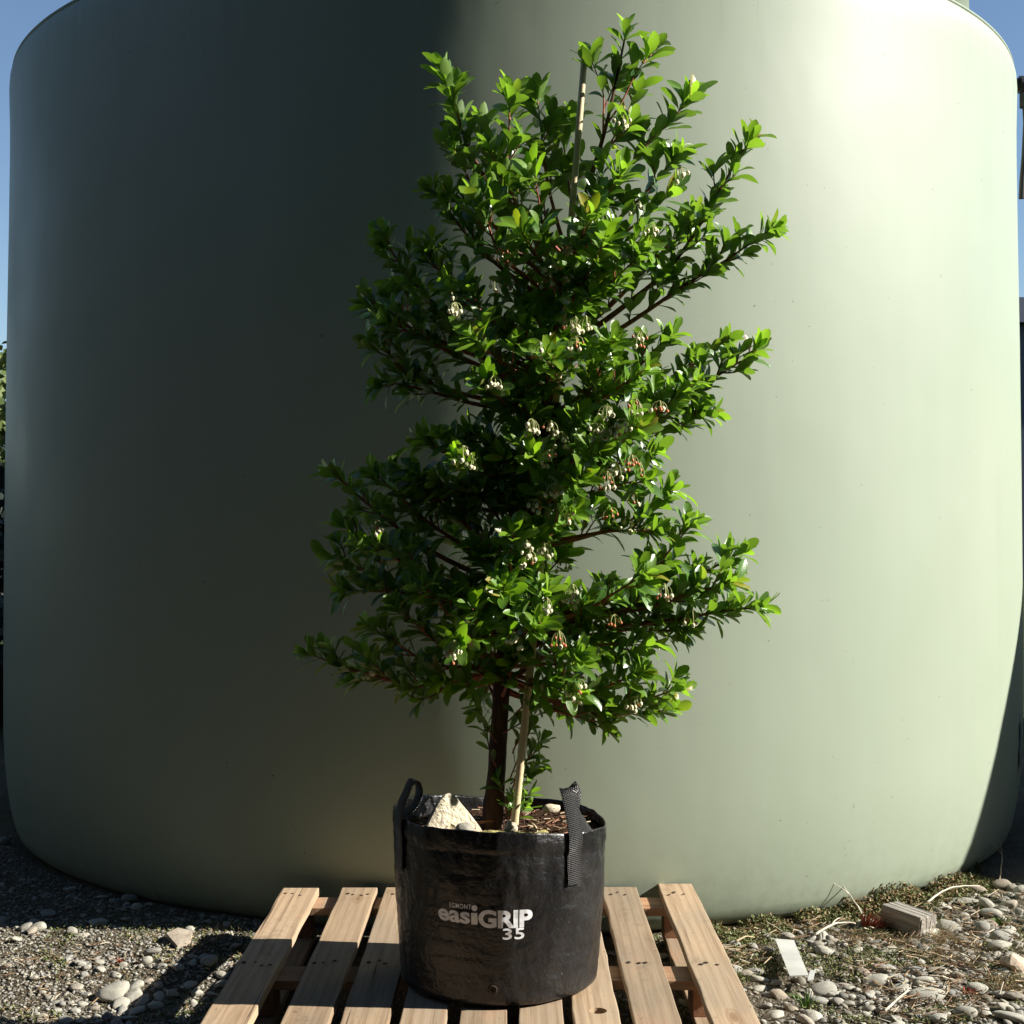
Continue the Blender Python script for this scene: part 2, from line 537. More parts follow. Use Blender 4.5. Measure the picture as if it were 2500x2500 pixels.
# small sticker low on the right of the wall
def wall_patch(name, a0, a1, z0, z1, mat, off=0.003, n=6):
    Vv, Ff = [], []
    for j in range(2):
        z = (z0, z1)[j]
        for i in range(n + 1):
            a = a0 + (a1 - a0) * i / n
            Vv.append(((TR + off) * math.cos(a), (TR + off) * math.sin(a), z))
    for i in range(n):
        Ff.append((i, i + 1, i + n + 2, i + n + 1))
    return mesh_obj(name, Vv, Ff, mat, tank, True)
M_STICKER = mat_simple('dark_blue_sticker', (0.05, 0.07, 0.13), 0.4, 0.2, 40, 0.02, 0.001)
M_STICKER2 = mat_simple('grey_sticker', (0.16, 0.18, 0.20), 0.4, 0.2, 40, 0.02, 0.001)
wall_patch('sticker', R(-26.5), R(-24.6), 0.335, 0.395, M_STICKER)
wall_patch('sticker', R(-26.5), R(-24.6), 0.255, 0.332, M_STICKER2)

# black outlet pipe that leaves the far right of the tank wall
pp = empty('overflow_pipe', (1.72, 5.1, 0))
tag(pp, 'black overflow pipe with elbow at the far right edge of the tank', 'pipe')
a = P(2478, 207, 4.95); b_ = P(2530, 207, 4.95)
adopt(mesh_obj('stub', *tube([a, b_], [0.022, 0.022], 16), M_DARKPIPE), pp)
adopt(mesh_obj('collar', *tube([P(2488, 207, 4.95), P(2499, 207, 4.95)], [0.030, 0.030], 16), M_DARKPIPE), pp)
elb = [P(2505, 215, 4.95), P(2506, 245, 4.95), P(2506, 260, 4.95), P(2505, 300, 4.95), P(2501, 380, 4.95), P(2496, 440, 4.95), P(2494, 485, 4.95)]
adopt(mesh_obj('downpipe', *tube(elb, [0.018, 0.020, 0.014, 0.010, 0.010, 0.010, 0.010], 12), M_DARKPIPE), pp)
adopt(mesh_obj('coupling', *tube([P(2505, 228, 4.95), P(2505, 262, 4.95)], [0.022, 0.022], 12), M_DARKPIPE), pp)

# neighbouring tank off to the right; its shadow falls on the foot of the big tank
tank2 = empty('water_tank', (4.75, 5.46, 0))
tag(tank2, 'second pale green water tank standing beyond the right edge', 'tank')
V, Fc = lathe(tank_profile(top=1.80), 96)
mesh_obj('wall', V, Fc, M_TANK, tank2, True)

# ------------------------------------------------------------------ pallet
PZ = 0.13
PB, PF = 3.515, 2.325
pallet = empty('wooden_pallet', (-0.056, 2.92, 0))
tag(pallet, 'weathered pine pallet with nine top slats under the black grow bag', 'pallet')
pallet_inv = pallet.matrix_basis.inverted()

def plank(name, x0, x1, y0, y1, z0, z1, mat, parent, rough=0.0019, segs=22, hole=None, bev=0.0022):
    """a sawn board: subdivided along its long axis, slightly uneven, edges broken"""
    bm = bmesh.new()
    cx, cy, cz = (x0 + x1) / 2, (y0 + y1) / 2, (z0 + z1) / 2
    bmesh.ops.create_cube(bm, size=1.0)
    for v in bm.verts:
        v.co = Vector((v.co.x * (x1 - x0), v.co.y * (y1 - y0), v.co.z * (z1 - z0)))
    bmesh.ops.bevel(bm, geom=list(bm.edges), offset=bev, segments=2, affect='EDGES', profile=0.6)
    longy = (y1 - y0) > (x1 - x0)
    L = (y1 - y0) if longy else (x1 - x0)
    for i in range(1, segs):
        t = -L / 2 + L * i / segs
        geom = list(bm.verts) + list(bm.edges) + list(bm.faces)
        bmesh.ops.bisect_plane(bm, geom=geom, plane_co=(0, t, 0) if longy else (t, 0, 0), plane_no=(0, 1, 0) if longy else (1, 0, 0))
    seed = random.random() * 50
    for v in bm.verts:
        c = v.co
        t = c.y if longy else c.x
        k = 1 if (c.x if longy else c.y) > 0 else -1
        dx = rough * noise.noise(Vector((t * 9, seed, k * 3.0))) * 1.6
        dz = rough * 0.9 * noise.noise(Vector((t * 3, seed + 9, 0.0)))
        if longy: c.x += dx
        else: c.y += dx
        c.z += dz
    o = bm_obj(name, bm, mat)
    o.location = (cx, cy, cz)
    if hole:
        hb = bmesh.new()
        bmesh.ops.create_cone(hb, cap_ends=True, segments=28, radius1=hole[2], radius2=hole[2], depth=0.2)
        h = bm_obj('cutter', hb, None)
        h.location = (hole[0], hole[1], cz)
        bpy.context.view_layer.update()
        md = o.modifiers.new('hole', 'BOOLEAN'); md.object = h; md.operation = 'DIFFERENCE'; md.solver = 'EXACT'
        dg = bpy.context.evaluated_depsgraph_get()
        me = bpy.data.meshes.new_from_object(o.evaluated_get(dg))
        o.modifiers.clear()
        o.data = me
        if not me.materials: me.materials.append(mat)
        bpy.data.objects.remove(h)
    adopt(o, parent)
    return o

slats = [(-.560, -.474), (-.416, -.330), (-.309, -.223), (-.202, -.118), (-.094, -.009), (.013, .094), (.113, .196), (.221, .306), (.362, .447)]
bearers_y = [(PB - 0.105, PB - 0.008), (2.872, 2.968), (PF + 0.008, PF + 0.105)]
holes = {6: G(1460, 2467, PZ)}
for i, (x0, x1) in enumerate(slats):
    back = PB + random.uniform(-0.004, 0.004) + (0.016 if i == 7 else 0.046 if i == 8 else 0.004)
    hl = None
    if i in holes:
        hl = (holes[i].x, holes[i].y, 0.0165)
    s_ = plank('slat', x0, x1, PF, back, PZ - 0.020, PZ, M_SLAT, pallet, hole=hl)
    # nail heads, driven in where the slat crosses the bearers
    nv = []
    for (by0, by1) in bearers_y:
        for k in range(random.randint(3, 4)):
            nx = x0 + (x1 - x0) * (0.2 + 0.2 * k + random.uniform(-.06, .06))
            ny = (by0 + by1) / 2 + random.uniform(-.018, .022)
            r = random.uniform(.0034, .0052)
            nv.append(([Vector((nx + r * (1 + .3 * math.sin(3 * q + k)) * math.cos(q * math.pi / 4), ny + r * math.sin(q * math.pi / 4) * 1.2, PZ + 0.0016)) for q in range(8)], [tuple(range(8))]))
    nv2, nf2 = join(nv)
    no = mesh_obj('nails', nv2, nf2, M_NAIL)
    tag(no, kind='stuff')
    no.parent = s_
    no.matrix_parent_inverse = Matrix.Translation(Vector(s_.location)).inverted() @ Matrix.Identity(4)
    no.matrix_parent_inverse = (pallet_inv.inverted() @ pallet_inv @ Matrix.Translation(s_.location)).inverted()
for (y0, y1) in bearers_y:
    plank('bearer_board', -.556, .443, y0, y1, PZ - 0.040, PZ - 0.0205, M_BEARER, pallet, segs=10)
for (x0, x1) in (slats[0], slats[4], slats[8]):
    plank('bottom_board', x0 + .004, x1 - .002, PF + 0.004, PB - 0.004, 0.016, 0.033, M_SLAT, pallet, rough=0.003)
    for (y0, y1) in bearers_y:
        plank('block', x0 + .002, x1 - .006, y0 + 0.012, y1 - 0.004, 0.0335, PZ - 0.0405, M_BLOCK, pallet, segs=4)

# ------------------------------------------------------------------ grow bag
BX, BY = -0.025, 2.832
BZ0 = PZ + 0.002
BH = 0.322
def bag_rim(th):
    # th measured from the camera-facing side (-Y), positive to the right
    return BZ0 + BH + 0.012 * math.sin(-th + 0.25) + 0.004 * math.sin(3 * th + 1) + 0.003 * noise.noise(Vector((th * 4, 1.7, 0)))
def bag_r(th, u):
    """radius at height fraction u (0 base, 1 rim)"""
    r = 0.193 + 0.012 * u
    r += 0.003 * math.sin(math.pi * u)
    s, c = math.sin(th), math.cos(th)
    w = Vector((s * 2.2, c * 2.2, u * 1.8))
    r += 0.0040 * noise.noise(w + Vector((0, 0, 5)))
    top = max(0.0, (u - 0.35) / 0.65)
    w2 = Vector((s * 7.5, c * 7.5, u * 5.0))
    r += (0.0010 + 0.0034 * top) * noise.noise(w2)
    w3 = Vector((s * 17, c * 17, u * 13.0))
    r += (0.0004 + 0.0013 * top) * noise.noise(w3)
    r += 0.0009 * noise.noise(Vector((s * 3, c * 3, u * 26.0)))
    if u > 0.885: r += 0.0016 * math.sin((u - 0.885) / 0.115 * math.pi)          # folded hem
    r -= 0.0012 * math.exp(-((u - 0.875) / 0.012) ** 2)
    r += 0.004 * top * math.exp(-((th - 1.35) / 0.25) ** 2)
    return r
def bag_pt(th, u, off=0.0):
    z0 = BZ0
    z = z0 + u * (bag_rim(th) - z0)
    r = bag_r(th, u) + off
    return Vector((BX + r * math.sin(th), BY - r * math.cos(th), z))

def build_bag():
    nt, nu = 260, 84
    V, Fc, UV = [], [], []
    rows = []
    # rounded foot
    for k in range(6):
        a = k / 6 * math.pi / 2
        rows.append(('foot', a))
    for j in range(nu + 1):
        rows.append(('wall', j / nu))
    rows += [('lip', 0.0), ('in', 0.99), ('in', 0.94), ('in', 0.88), ('in', 0.80), ('in', 0.72)]
    for kind, q in rows:
        for i in range(nt):
            th = 2 * math.pi * i / nt
            if kind == 'foot':
                rr = 0.018
                u0 = rr / BH
                r = bag_r(th, u0) - rr + rr * math.sin(q)
                z = BZ0 + rr - rr * math.cos(q) + 0.001 * (1 + noise.noise(Vector((math.sin(th) * 5, math.cos(th) * 5, 2))))
                V.append((BX + r * math.sin(th), BY - r * math.cos(th), z))
            elif kind == 'wall':
                u0 = 0.018 / BH
                p = bag_pt(th, u0 + (1 - u0) * q); V.append(tuple(p))
            elif kind == 'lip':
                p = bag_pt(th, 1.0, -0.0015); V.append((p.x, p.y, p.z + 0.0012))
            else:
                p = bag_pt(th, q, -0.0034); V.append(tuple(p))
    n = len(rows)
    for j in range(n - 1):
        for i in range(nt):
            a, b = j * nt + i, j * nt + (i + 1) % nt
            Fc.append((a, b, b + nt, a + nt))
    Fc.append(tuple(range(nt - 1, -1, -1)))
    root = empty('grow_bag', (BX, BY, BZ0))
    tag(root, 'black woven plastic grow bag with two webbing handles on the pallet', 'grow bag')
    o = mesh_obj('bag', V, Fc, M_BAG, None, True)
    uvl = o.data.uv_layers.new(name='UVMap')
    co = np.empty(len(o.data.loops), dtype=np.int32)
    o.data.loops.foreach_get('vertex_index', co)
    uv = np.empty((len(co), 2), dtype=np.float32)
    iv = co % nt; jv = co // nt
    uv[:, 0] = iv / nt * 1.0
    uv[:, 1] = jv / n
    uvl.data.foreach_set('uv', uv.ravel())
    adopt(o, root)
    return root
bag = build_bag()

def ribbon(name, pts, side, width, mat, thick=0.0022):
    """flat strap along pts; side = list of unit vectors across the strap"""
    V, Fc, UVs = [], [], []
    m = len(pts)
    L = 0.0
    for i, p in enumerate(pts):
        t = (pts[min(i + 1, m - 1)] - pts[max(i - 1, 0)]).normalized()
        s = (side[i] - t * side[i].dot(t)).normalized()
        nrm = t.cross(s).normalized()
        if i: L += (p - pts[i - 1]).length
        for sx, sn, uu in ((-1, 1, 0), (-0.5, 1, .25), (0, 1, .5), (0.5, 1, .75), (1, 1, 1), (1, -1, 1), (0, -1, .5), (-1, -1, 0)):
            crown = 0.0006 * (1 - sx * sx)
            V.append(p + s * (sx * width / 2) + nrm * (sn * (thick / 2 + crown)))
            UVs.append((uu, L / 0.30))
    k = 8
    for i in range(m - 1):
        for q in range(k):
            a, b = i * k + q, i * k + (q + 1) % k
            Fc.append((a, b, b + k, a + k))
    Fc.append(tuple(range(k))); Fc.append(tuple(range((m - 1) * k, m * k))[::-1])
    o = mesh_obj(name, V, Fc, mat, None, True)
    uvl = o.data.uv_layers.new(name='UVMap')
    idx = np.empty(len(o.data.loops), dtype=np.int32)
    o.data.loops.foreach_get('vertex_index', idx)
    arr = np.array(UVs, dtype=np.float32)[idx]
    uvl.data.foreach_set('uv', arr.ravel())
    return o

def handle(th, z_low_u, top_pts, th_in):
    pts, side = [], []
    tang = Vector((math.cos(th), math.sin(th), 0))
    for i in range(10):
        u = z_low_u + (0.985 - z_low_u) * i / 9
        pts.append(bag_pt(th, u, 0.0035)); side.append(tang)
    for p, sd in top_pts:
        pts.append(p); side.append(sd)
    tang2 = Vector((math.cos(th_in), math.sin(th_in), 0))
    for i in range(5):
        pts.append(bag_pt(th_in, 0.985 - 0.05 * i, -0.0075)); side.append(tang2)
    n_out = 9
    fine = catmull(pts, 3)
    sfine = []
    for i in range(len(fine)):
        f = min(i / 3, len(side) - 1); a = int(f); b = min(a + 1, len(side) - 1)
        sfine.append((side[a] * (1 - (f - a)) + side[b] * (f - a)).normalized())
    return adopt(ribbon('handle', fine, sfine, 0.035, M_WEB), bag)

# right handle, standing up and folded towards the trunk
th = R(43)
rimR = bag_pt(th, 1.0, 0.003)
tR = Vector((math.cos(th), math.sin(th), 0))
handle(th, 0.70, [(rimR + Vector((-.003, .003, .024)), tR), (rimR + Vector((-.008, .008, .050)), tR), (rimR + Vector((-.012, .014, .074)), (tR + Vector((0, 0, .25))).normalized()),
                  (rimR + Vector((-.010, .030, .080)), (tR + Vector((0, 0, .25))).normalized()), (rimR + Vector((.000, .044, .064)), tR), (rimR + Vector((-.002, .040, .030)), tR)], R(58))
th = R(-66)
rimL = bag_pt(th, 1.0, 0.003)
tL = Vector((math.cos(th), math.sin(th), 0))
handle(th, 0.70, [(rimL + Vector((.002, .002, .022)), tL), (rimL + Vector((.012, .004, .045)), tL), (rimL + Vector((.022, .010, .066)), tL),
                  (rimL + Vector((.032, .018, .064)), tL), (rimL + Vector((.036, .024, .042)), tL), (rimL + Vector((.026, .024, .016)), tL)], R(-74))

# drain eyelet low on the front
ev, ef = lathe([(0.0045, 0.0), (0.0085, 0.0008), (0.009, 0.0022), (0.006, 0.003), (0.0035, 0.0012), (0.0005, 0.0006)], 18)
ey = mesh_obj('drain_eyelet', ev, ef, M_NAIL, None, True)
ep = bag_pt(R(-3), 0.115, 0.0004)
ey.location = ep; ey.rotation_euler = (R(90), 0, R(-3))
adopt(ey, bag)

# printed lettering wrapped round the bag
def text_mesh(body, size, offset, spacing=1.0, sx=1.0):
    cu = bpy.data.curves.new('lettering', 'FONT')
    cu.body = body; cu.size = size; cu.offset = offset; cu.space_character = spacing
    cu.resolution_u = 4; cu.fill_mode = 'FRONT'
    o = bpy.data.objects.new('lettering', cu)
    COL.objects.link(o)
    bpy.context.view_layer.update()
    dg = bpy.context.evaluated_depsgraph_get()
    me = bpy.data.meshes.new_from_object(o.evaluated_get(dg))
    vs_ = [Vector((v.co.x * sx, v.co.y, 0)) for v in me.vertices]
    fs = [tuple(p.vertices) for p in me.polygons]
    bpy.data.objects.remove(o)
    return vs_, fs

def print_on_bag(name, body, x0, x1, zb, h_cap, offset, spacing=1.0, slope=0.0, cap_ref=None, extra=None):
    """x0,x1: arc position in metres from the camera-facing line; zb: baseline height; scaled so text fits x0..x1 and cap height h_cap"""
    v, f = text_mesh(body, 1.0, offset, spacing)
    mnx = min(p.x for p in v); mxx = max(p.x for p in v)
    cap = cap_ref or max(p.y for p in v)
    V = []
    for p in v:
        q = x0 + (p.x - mnx) / (mxx - mnx) * (x1 - x0)
        z = zb + p.y / cap * h_cap - slope * (q - x0)
        V.append((q, z))
    # split long triangles a little so the print follows the curve
    bm = bmesh.new()
    bv = [bm.verts.new((q, z, 0)) for q, z in V]
    for t in f:
        try: bm.faces.new([bv[i] for i in t])
        except ValueError: pass
    mn = min(q for q, z in V); mx = max(q for q, z in V)
    k = mn + 0.006
    while k < mx:
        bmesh.ops.bisect_plane(bm, geom=list(bm.verts) + list(bm.edges) + list(bm.faces), plane_co=(k, 0, 0), plane_no=(1, 0, 0))
        k += 0.006
    zz = min(z for q, z in V) + 0.006
    while zz < max(z for q, z in V):
        bmesh.ops.bisect_plane(bm, geom=list(bm.verts) + list(bm.edges) + list(bm.faces), plane_co=(0, zz, 0), plane_no=(0, 1, 0))
        zz += 0.006
    for w in bm.verts:
        q, z = w.co.x, w.co.y
        thh = q / 0.2005
        u = (z - BZ0) / (bag_rim(thh) - BZ0)
        w.co = bag_pt(thh, u, 0.0011)
    bmesh.ops.recalc_face_normals(bm, faces=list(bm.faces))
    return adopt(bm_obj(name, bm, M_PRINT, None, False), bag)

def arc(px):      # photograph x on the front of the bag -> arc position
    X = (px - 1250) * 2.64 / F - BX
    return 0.2005 * math.asin(max(-.99, min(.99, X / 0.2005)))
def zpx(py): return CAMZ - (py - HOR) * 2.637 / F
print_on_bag('lettering', 'EGMONT', arc(1098), arc(1151), zpx(2219), 0.0088, 0.014, 1.15, slope=0.02)
print_on_bag('lettering', 'eas', arc(1069), arc(1148), zpx(2252), 0.0205, 0.030, 1.0, slope=0.03)
print_on_bag('lettering', '\u0131', arc(1151), arc(1166), zpx(2255), 0.0205, 0.035, 1.0, slope=0.0)
print_on_bag('lettering', 'GRIP', arc(1168), arc(1299), zpx(2261), 0.0318, 0.040, 0.97, slope=0.0)
print_on_bag('lettering', '35', arc(1227), arc(1280), zpx(2291), 0.0205, 0.018, 1.05, slope=0.0)
# the round dot of the i
dv = [Vector((math.cos(a * math.pi / 12) * .0056, math.sin(a * math.pi / 12) * .0056, 0)) for a in range(24)]
dp = []
for p in dv:
    q = arc(1159) + p.x; z = zpx(2216) + p.y
    dp.append(bag_pt(q / 0.2005, (z - BZ0) / (bag_rim(q / 0.2005) - BZ0), 0.0011))
adopt(mesh_obj('lettering', dp, [tuple(range(24))], M_PRINT), bag)

# potting soil
def soil_z(x, y):
    return BZ0 + BH - 0.028 + 0.010 * noise.noise(Vector((x * 14, y * 14, 2))) + 0.010 * noise.noise(Vector((x * 5, y * 5, 8)))
V, Fc = [], []
nr, ns = 16, 48
for j in range(nr + 1):
    for i in range(ns):
        a = 2 * math.pi * i / ns; r = 0.197 * j / nr + 0.0005
        x, y = BX + r * math.sin(a), BY - r * math.cos(a)
        V.append((x, y, soil_z(x, y)))
for j in range(nr):
    for i in range(ns):
        a, b = j * ns + i, j * ns + (i + 1) % ns
        Fc.append((a, b, b + ns, a + ns))
soil = mesh_obj('potting_soil', V, Fc, M_SOIL, None, True)
tag(soil, 'dark bark potting soil filling the top of the black grow bag', 'soil', None, 'stuff')

# ------------------------------------------------------------------ stones
def pebble_mesh(seed, sub=2, angular=0.0, mat=None, name='stone'):
    bm = bmesh.new()
    bmesh.ops.create_icosphere(bm, subdivisions=sub, radius=1.0)
    rr = random.Random(seed)
    planes = [(Vector((rr.gauss(0, 1), rr.gauss(0, 1), rr.gauss(0, 1))).normalized(), rr.uniform(.62, .86)) for _ in range(9)]
    off = Vector((seed * 3.1, seed * 1.7, 0))
    for v in bm.verts:
        c = v.co.copy()
        if angular:
            for nrm, d in planes:
                e = c.dot(nrm)
                if e > d: c -= nrm * (e - d) * angular
        c *= 1 + 0.24 * noise.noise(c * 0.9 + off) + 0.08 * noise.noise(c * 2.5 + off)
        v.co = c
    me = bpy.data.meshes.new(name)
    bm.to_mesh(me); bm.free()
    if angular < 0.9:
        me.polygons.foreach_set('use_smooth', [True] * len(me.polygons))
    me.materials.append(mat or M_STONE)
    return me
PEB = [pebble_mesh(i + 1, 3, (.25, .6, .85, .7)[i % 4]) for i in range(24)]
ROCK = [pebble_mesh(i + 40, 3, 0.95) for i in range(5)]

placed = []
def free(x, y, r):
    for (a, b, c) in placed:
        if (a - x) ** 2 + (b - y) ** 2 < (0.80 * (r + c)) ** 2: return False
    return True
stone_n = [0]
def stone(x, y, a, b, c, rot, mesh=None, sink=0.30, tilt=0.0):
    o = bpy.data.objects.new('stone', mesh or random.choice(PEB))
    link(o, ground)
    o.scale = (a, b, c)
    o.rotation_euler = (random.uniform(-.35, .3) + tilt, random.uniform(-.4, .4), rot)
    o.location = (x, y, gz(x, y) + c * (1 - 2 * sink))
    placed.append((x, y, math.sqrt(a * b)))
    stone_n[0] += 1
    return o
def stone_px(x0, y0, x1, y1, rot=0.0, mesh=None, flat=0.6, sink=0.18, asp=1.0):
    """a stone whose outline in the photograph runs x0..x1, y0..y1"""
    g = G((x0 + x1) / 2, y1 - (y1 - y0) * 0.30)
    a = (x1 - x0) / 2 * g.y / F
    hh = (y1 - y0) / 2 * g.y / F
    c = max(hh * 0.72, a * 0.32 * flat)
    return stone(g.x, g.y, a, a * 0.8 * asp, c, rot, mesh, sink)

# the biggest stones one can pick out in the photograph
big = [  # left side
 (232, 2398, 318, 2456), (300, 2410, 352, 2452), (248, 2462, 286, 2496), (488, 2343, 532, 2388), (140, 2476, 180, 2500), (350, 2304, 394, 2330),
 (160, 2262, 190, 2290), (185, 2280, 218, 2292), (345, 2338, 374, 2372), (288, 2362, 312, 2384), (180, 2355, 216, 2372), (458, 2430, 482, 2464), (466, 2412, 496, 2440),
 (0, 2376, 28, 2394), (70, 2394, 95, 2412), (195, 2384, 216, 2410), (212, 2450, 248, 2470), (110, 2425, 140, 2445), (75, 2462, 100, 2478), (230, 2345, 260, 2362),
 (295, 2178, 340, 2215), (265, 2192, 290, 2210), (318, 2210, 350, 2232), (215, 2243, 262, 2264), (70, 2246, 115, 2280), (160, 2165, 188, 2182), (45, 2145, 65, 2160), (0, 2035, 26, 2072),
 (292, 2220, 312, 2236), (480, 2380, 500, 2392), (560, 2300, 590, 2322), (380, 2372, 410, 2395), (420, 2372, 452, 2402), (400, 2415, 440, 2445), (520, 2395, 560, 2425), (360, 2440, 400, 2470),
 # right side
 (1985, 2305, 2040, 2340), (1795, 2362, 1840, 2394), (1862, 2310, 1892, 2338), (1970, 2392, 2042, 2434), (1962, 2426, 2022, 2460), (1880, 2414, 1926, 2442), (1878, 2388, 1908, 2408),
 (2106, 2376, 2178, 2412), (2200, 2358, 2262, 2390), (2210, 2410, 2310, 2452), (2225, 2386, 2290, 2416), (2268, 2402, 2322, 2432), (2240, 2460, 2328, 2500), (2325, 2450, 2386, 2500), (2358, 2452, 2420, 2486),
 (2310, 2418, 2362, 2446), (2355, 2400, 2412, 2440), (2390, 2206, 2455, 2250), (2415, 2262, 2474, 2312), (2405, 2286, 2474, 2336), (2287, 2240, 2352, 2272), (2335, 2216, 2368, 2256), (2325, 2234, 2346, 2256),
 (2376, 2240, 2420, 2290), (2455, 2172, 2480, 2194), (2478, 2174, 2500, 2198), (2440, 2190, 2488, 2222), (2388, 2186, 2430, 2232), (2310, 2186, 2394, 2208), (2475, 2206, 2500, 2240),
 (2130, 2336, 2158, 2362), (2162, 2358, 2196, 2376), (2170, 2480, 2225, 2500), (2100, 2468, 2130, 2486), (2050, 2442, 2090, 2462), (2130, 2414, 2156, 2434), (2145, 2432, 2172, 2446), (2090, 2424, 2114, 2444),
 (2264, 2360, 2326, 2388), (2380, 2330, 2410, 2356), (2420, 2380, 2470, 2402), (2444, 2420, 2500, 2450), (2430, 2450, 2486, 2480), (2420, 2362, 2470, 2396), (2150, 2310, 2200, 2332), (2160, 2300, 2200, 2322),
 (2366, 2282, 2392, 2306), (2340, 2286, 2376, 2308), (2325, 2280, 2360, 2300), (2440, 2256, 2480, 2284), (2470, 2290, 2500, 2318), (2290, 2328, 2330, 2350), (2110, 2340, 2130, 2360), (2014, 2420, 2040, 2440),
 (1822, 2300, 1850, 2322), (1856, 2264, 1882, 2280), (2384, 2462, 2424, 2490), (2478, 2404, 2500, 2430), (2060, 2404, 2090, 2420), (2082, 2408, 2104, 2424),
]
for q in big:
    w = q[2] - q[0]
    stone_px(*q, rot=random.uniform(-.5, .1) if q[0] > 1500 else random.uniform(-.1, .6), mesh=None, flat=random.uniform(.45, .75), sink=random.uniform(.18, .36))

# medium pebbles, scattered where the photograph shows them
def scatter(n, region, smin, smax, power=2.0):
    k = 0; tries = 0
    while k < n and tries < n * 14:
        tries += 1
        px = random.uniform(region[0], region[2]); py = random.uniform(region[1], region[3])
        g = G(px, py)
        r = smin + (smax - smin) * random.random() ** power
        if math.hypot(g.x - TX, g.y - TY) < 1.74 + r: continue
        if -.6 < g.x < .5 and g.y < 3.5 and random.random() < .8: continue
        if not free(g.x, g.y, r): continue
        stone(g.x, g.y, r * random.uniform(.95, 1.45), r * random.uniform(.7, 1.0), r * random.uniform(.38, .62), random.uniform(0, 6.28), sink=random.uniform(.18, .38))
        k += 1
scatter(62, (1770, 2290, 2500, 2500), .010, .026)
scatter(40, (2250, 2150, 2520, 2400), .012, .030)
scatter(55, (100, 2330, 560, 2500), .008, .020)
scatter(30, (0, 2120, 560, 2300), .008, .020)
scatter(20, (1480, 2290, 1700, 2500), .008, .020)

# fine gravel, joined
def ico(sub):
    bm = bmesh.new(); bmesh.ops.create_icosphere(bm, subdivisions=sub, radius=1.0)
    v = np.array([tuple(x.co) for x in bm.verts]); f = np.array([[x.index for x in y.verts] for y in bm.faces]); bm.free()
    return v, f
def instances(name, base_v, base_f, mats, cols, mat, parent=None, uv=None, smooth=True):
    """join many transformed copies of one small mesh (mats: n x 3 x 4)"""
    n, nv = len(mats), len(base_v)
    vv = np.einsum('nij,vj->nvi', mats[:, :, :3], base_v) + mats[:, None, :, 3]
    k = base_f.shape[1]
    ff = (base_f[None] + (np.arange(n) * nv)[:, None, None]).reshape(-1, k)
    me = bpy.data.meshes.new(name)
    me.vertices.add(n * nv); me.vertices.foreach_set('co', vv.astype(np.float32).ravel())
    me.loops.add(ff.size); me.loops.foreach_set('vertex_index', ff.astype(np.int32).ravel())
    me.polygons.add(len(ff))
    me.polygons.foreach_set('loop_start', (np.arange(len(ff)) * k).astype(np.int32))
    me.polygons.foreach_set('loop_total', np.full(len(ff), k, dtype=np.int32))
    if smooth: me.polygons.foreach_set('use_smooth', np.ones(len(ff), dtype=bool))
    me.update(calc_edges=True)
    at = me.attributes.new('leafcol', 'FLOAT_COLOR', 'POINT')
    cc = np.concatenate([cols, np.ones((n, 1))], axis=1)
    at.data.foreach_set('color', np.repeat(cc, nv, axis=0).astype(np.float32).ravel())
    if uv is not None:
        ul = me.uv_layers.new(name='UVMap')
        ul.data.foreach_set('uv', np.tile(uv[base_f.ravel()], (n, 1)).astype(np.float32).ravel())
    me.materials.append(mat)
    return link(bpy.data.objects.new(name, me), parent)
def rotz(a, b, c):
    ca, sa = np.cos(a), np.sin(a); cb, sb = np.cos(b), np.sin(b); cc, sc = np.cos(c), np.sin(c)
    Rz = np.stack([np.stack([cc, -sc, 0 * cc], -1), np.stack([sc, cc, 0 * cc], -1), np.stack([0 * cc, 0 * cc, 1 + 0 * cc], -1)], -2)
    Rx = np.stack([np.stack([1 + 0 * ca, 0 * ca, 0 * ca], -1), np.stack([0 * ca, ca, -sa], -1), np.stack([0 * ca, sa, ca], -1)], -2)
    Ry = np.stack([np.stack([cb, 0 * cb, sb], -1), np.stack([0 * cb, 1 + 0 * cb, 0 * cb], -1), np.stack([-sb, 0 * cb, cb], -1)], -2)
    return Rz @ Ry @ Rx
def gravel(name, pts, sizes, label, seed=5):
    n = len(pts)
    pm = pebble_mesh(seed, 2, .75)
    bv = np.array([tuple(v.co) for v in pm.vertices]); bf = np.array([list(p.vertices) for p in pm.polygons])
    rot = rotz(rng.uniform(-.5, .5, n), rng.uniform(-.5, .5, n), rng.uniform(0, 6.28, n))
    sc = np.stack([sizes * rng.uniform(.9, 1.5, n), sizes * rng.uniform(.7, 1.05, n), sizes * rng.uniform(.4, .75, n)], -1)
    M = np.zeros((n, 3, 4)); M[:, :, :3] = rot * sc[:, None, :]
    M[:, :, 3] = pts
    g = rng.uniform(.12, .40, n)
    warm = rng.uniform(0, 1, n)
    cols = np.stack([g * (1.0 + .03 * warm), g * (.97 - .02 * warm), g * (.90 - .16 * warm)], -1)
    o = instances(name, bv, bf, M, cols, M_GRAVEL, None)
    return tag(o, label, 'gravel', None, 'stuff')
def gravel_pts(n, region, smin, smax, pw=2.0, cond=None):
    out, sz = [], []
    tries = 0
    while len(out) < n and tries < n * 6:
        tries += 1
        px = random.uniform(region[0], region[2]); py = random.uniform(region[1], region[3])
        g = G(px, py)
        if math.hypot(g.x - TX, g.y - TY) < 1.735: continue
        if cond and not cond(g.x, g.y): continue
        r = smin + (smax - smin) * random.random() ** pw
        out.append((g.x, g.y, gz(g.x, g.y) + r * .18)); sz.append(r)
    return out, sz
pa, sa = gravel_pts(8200, (-60, 2040, 700, 2520), .0020, .0062, 1.7, lambda x, y: noise.noise(Vector((x * 4, y * 4, 1))) > -.75)
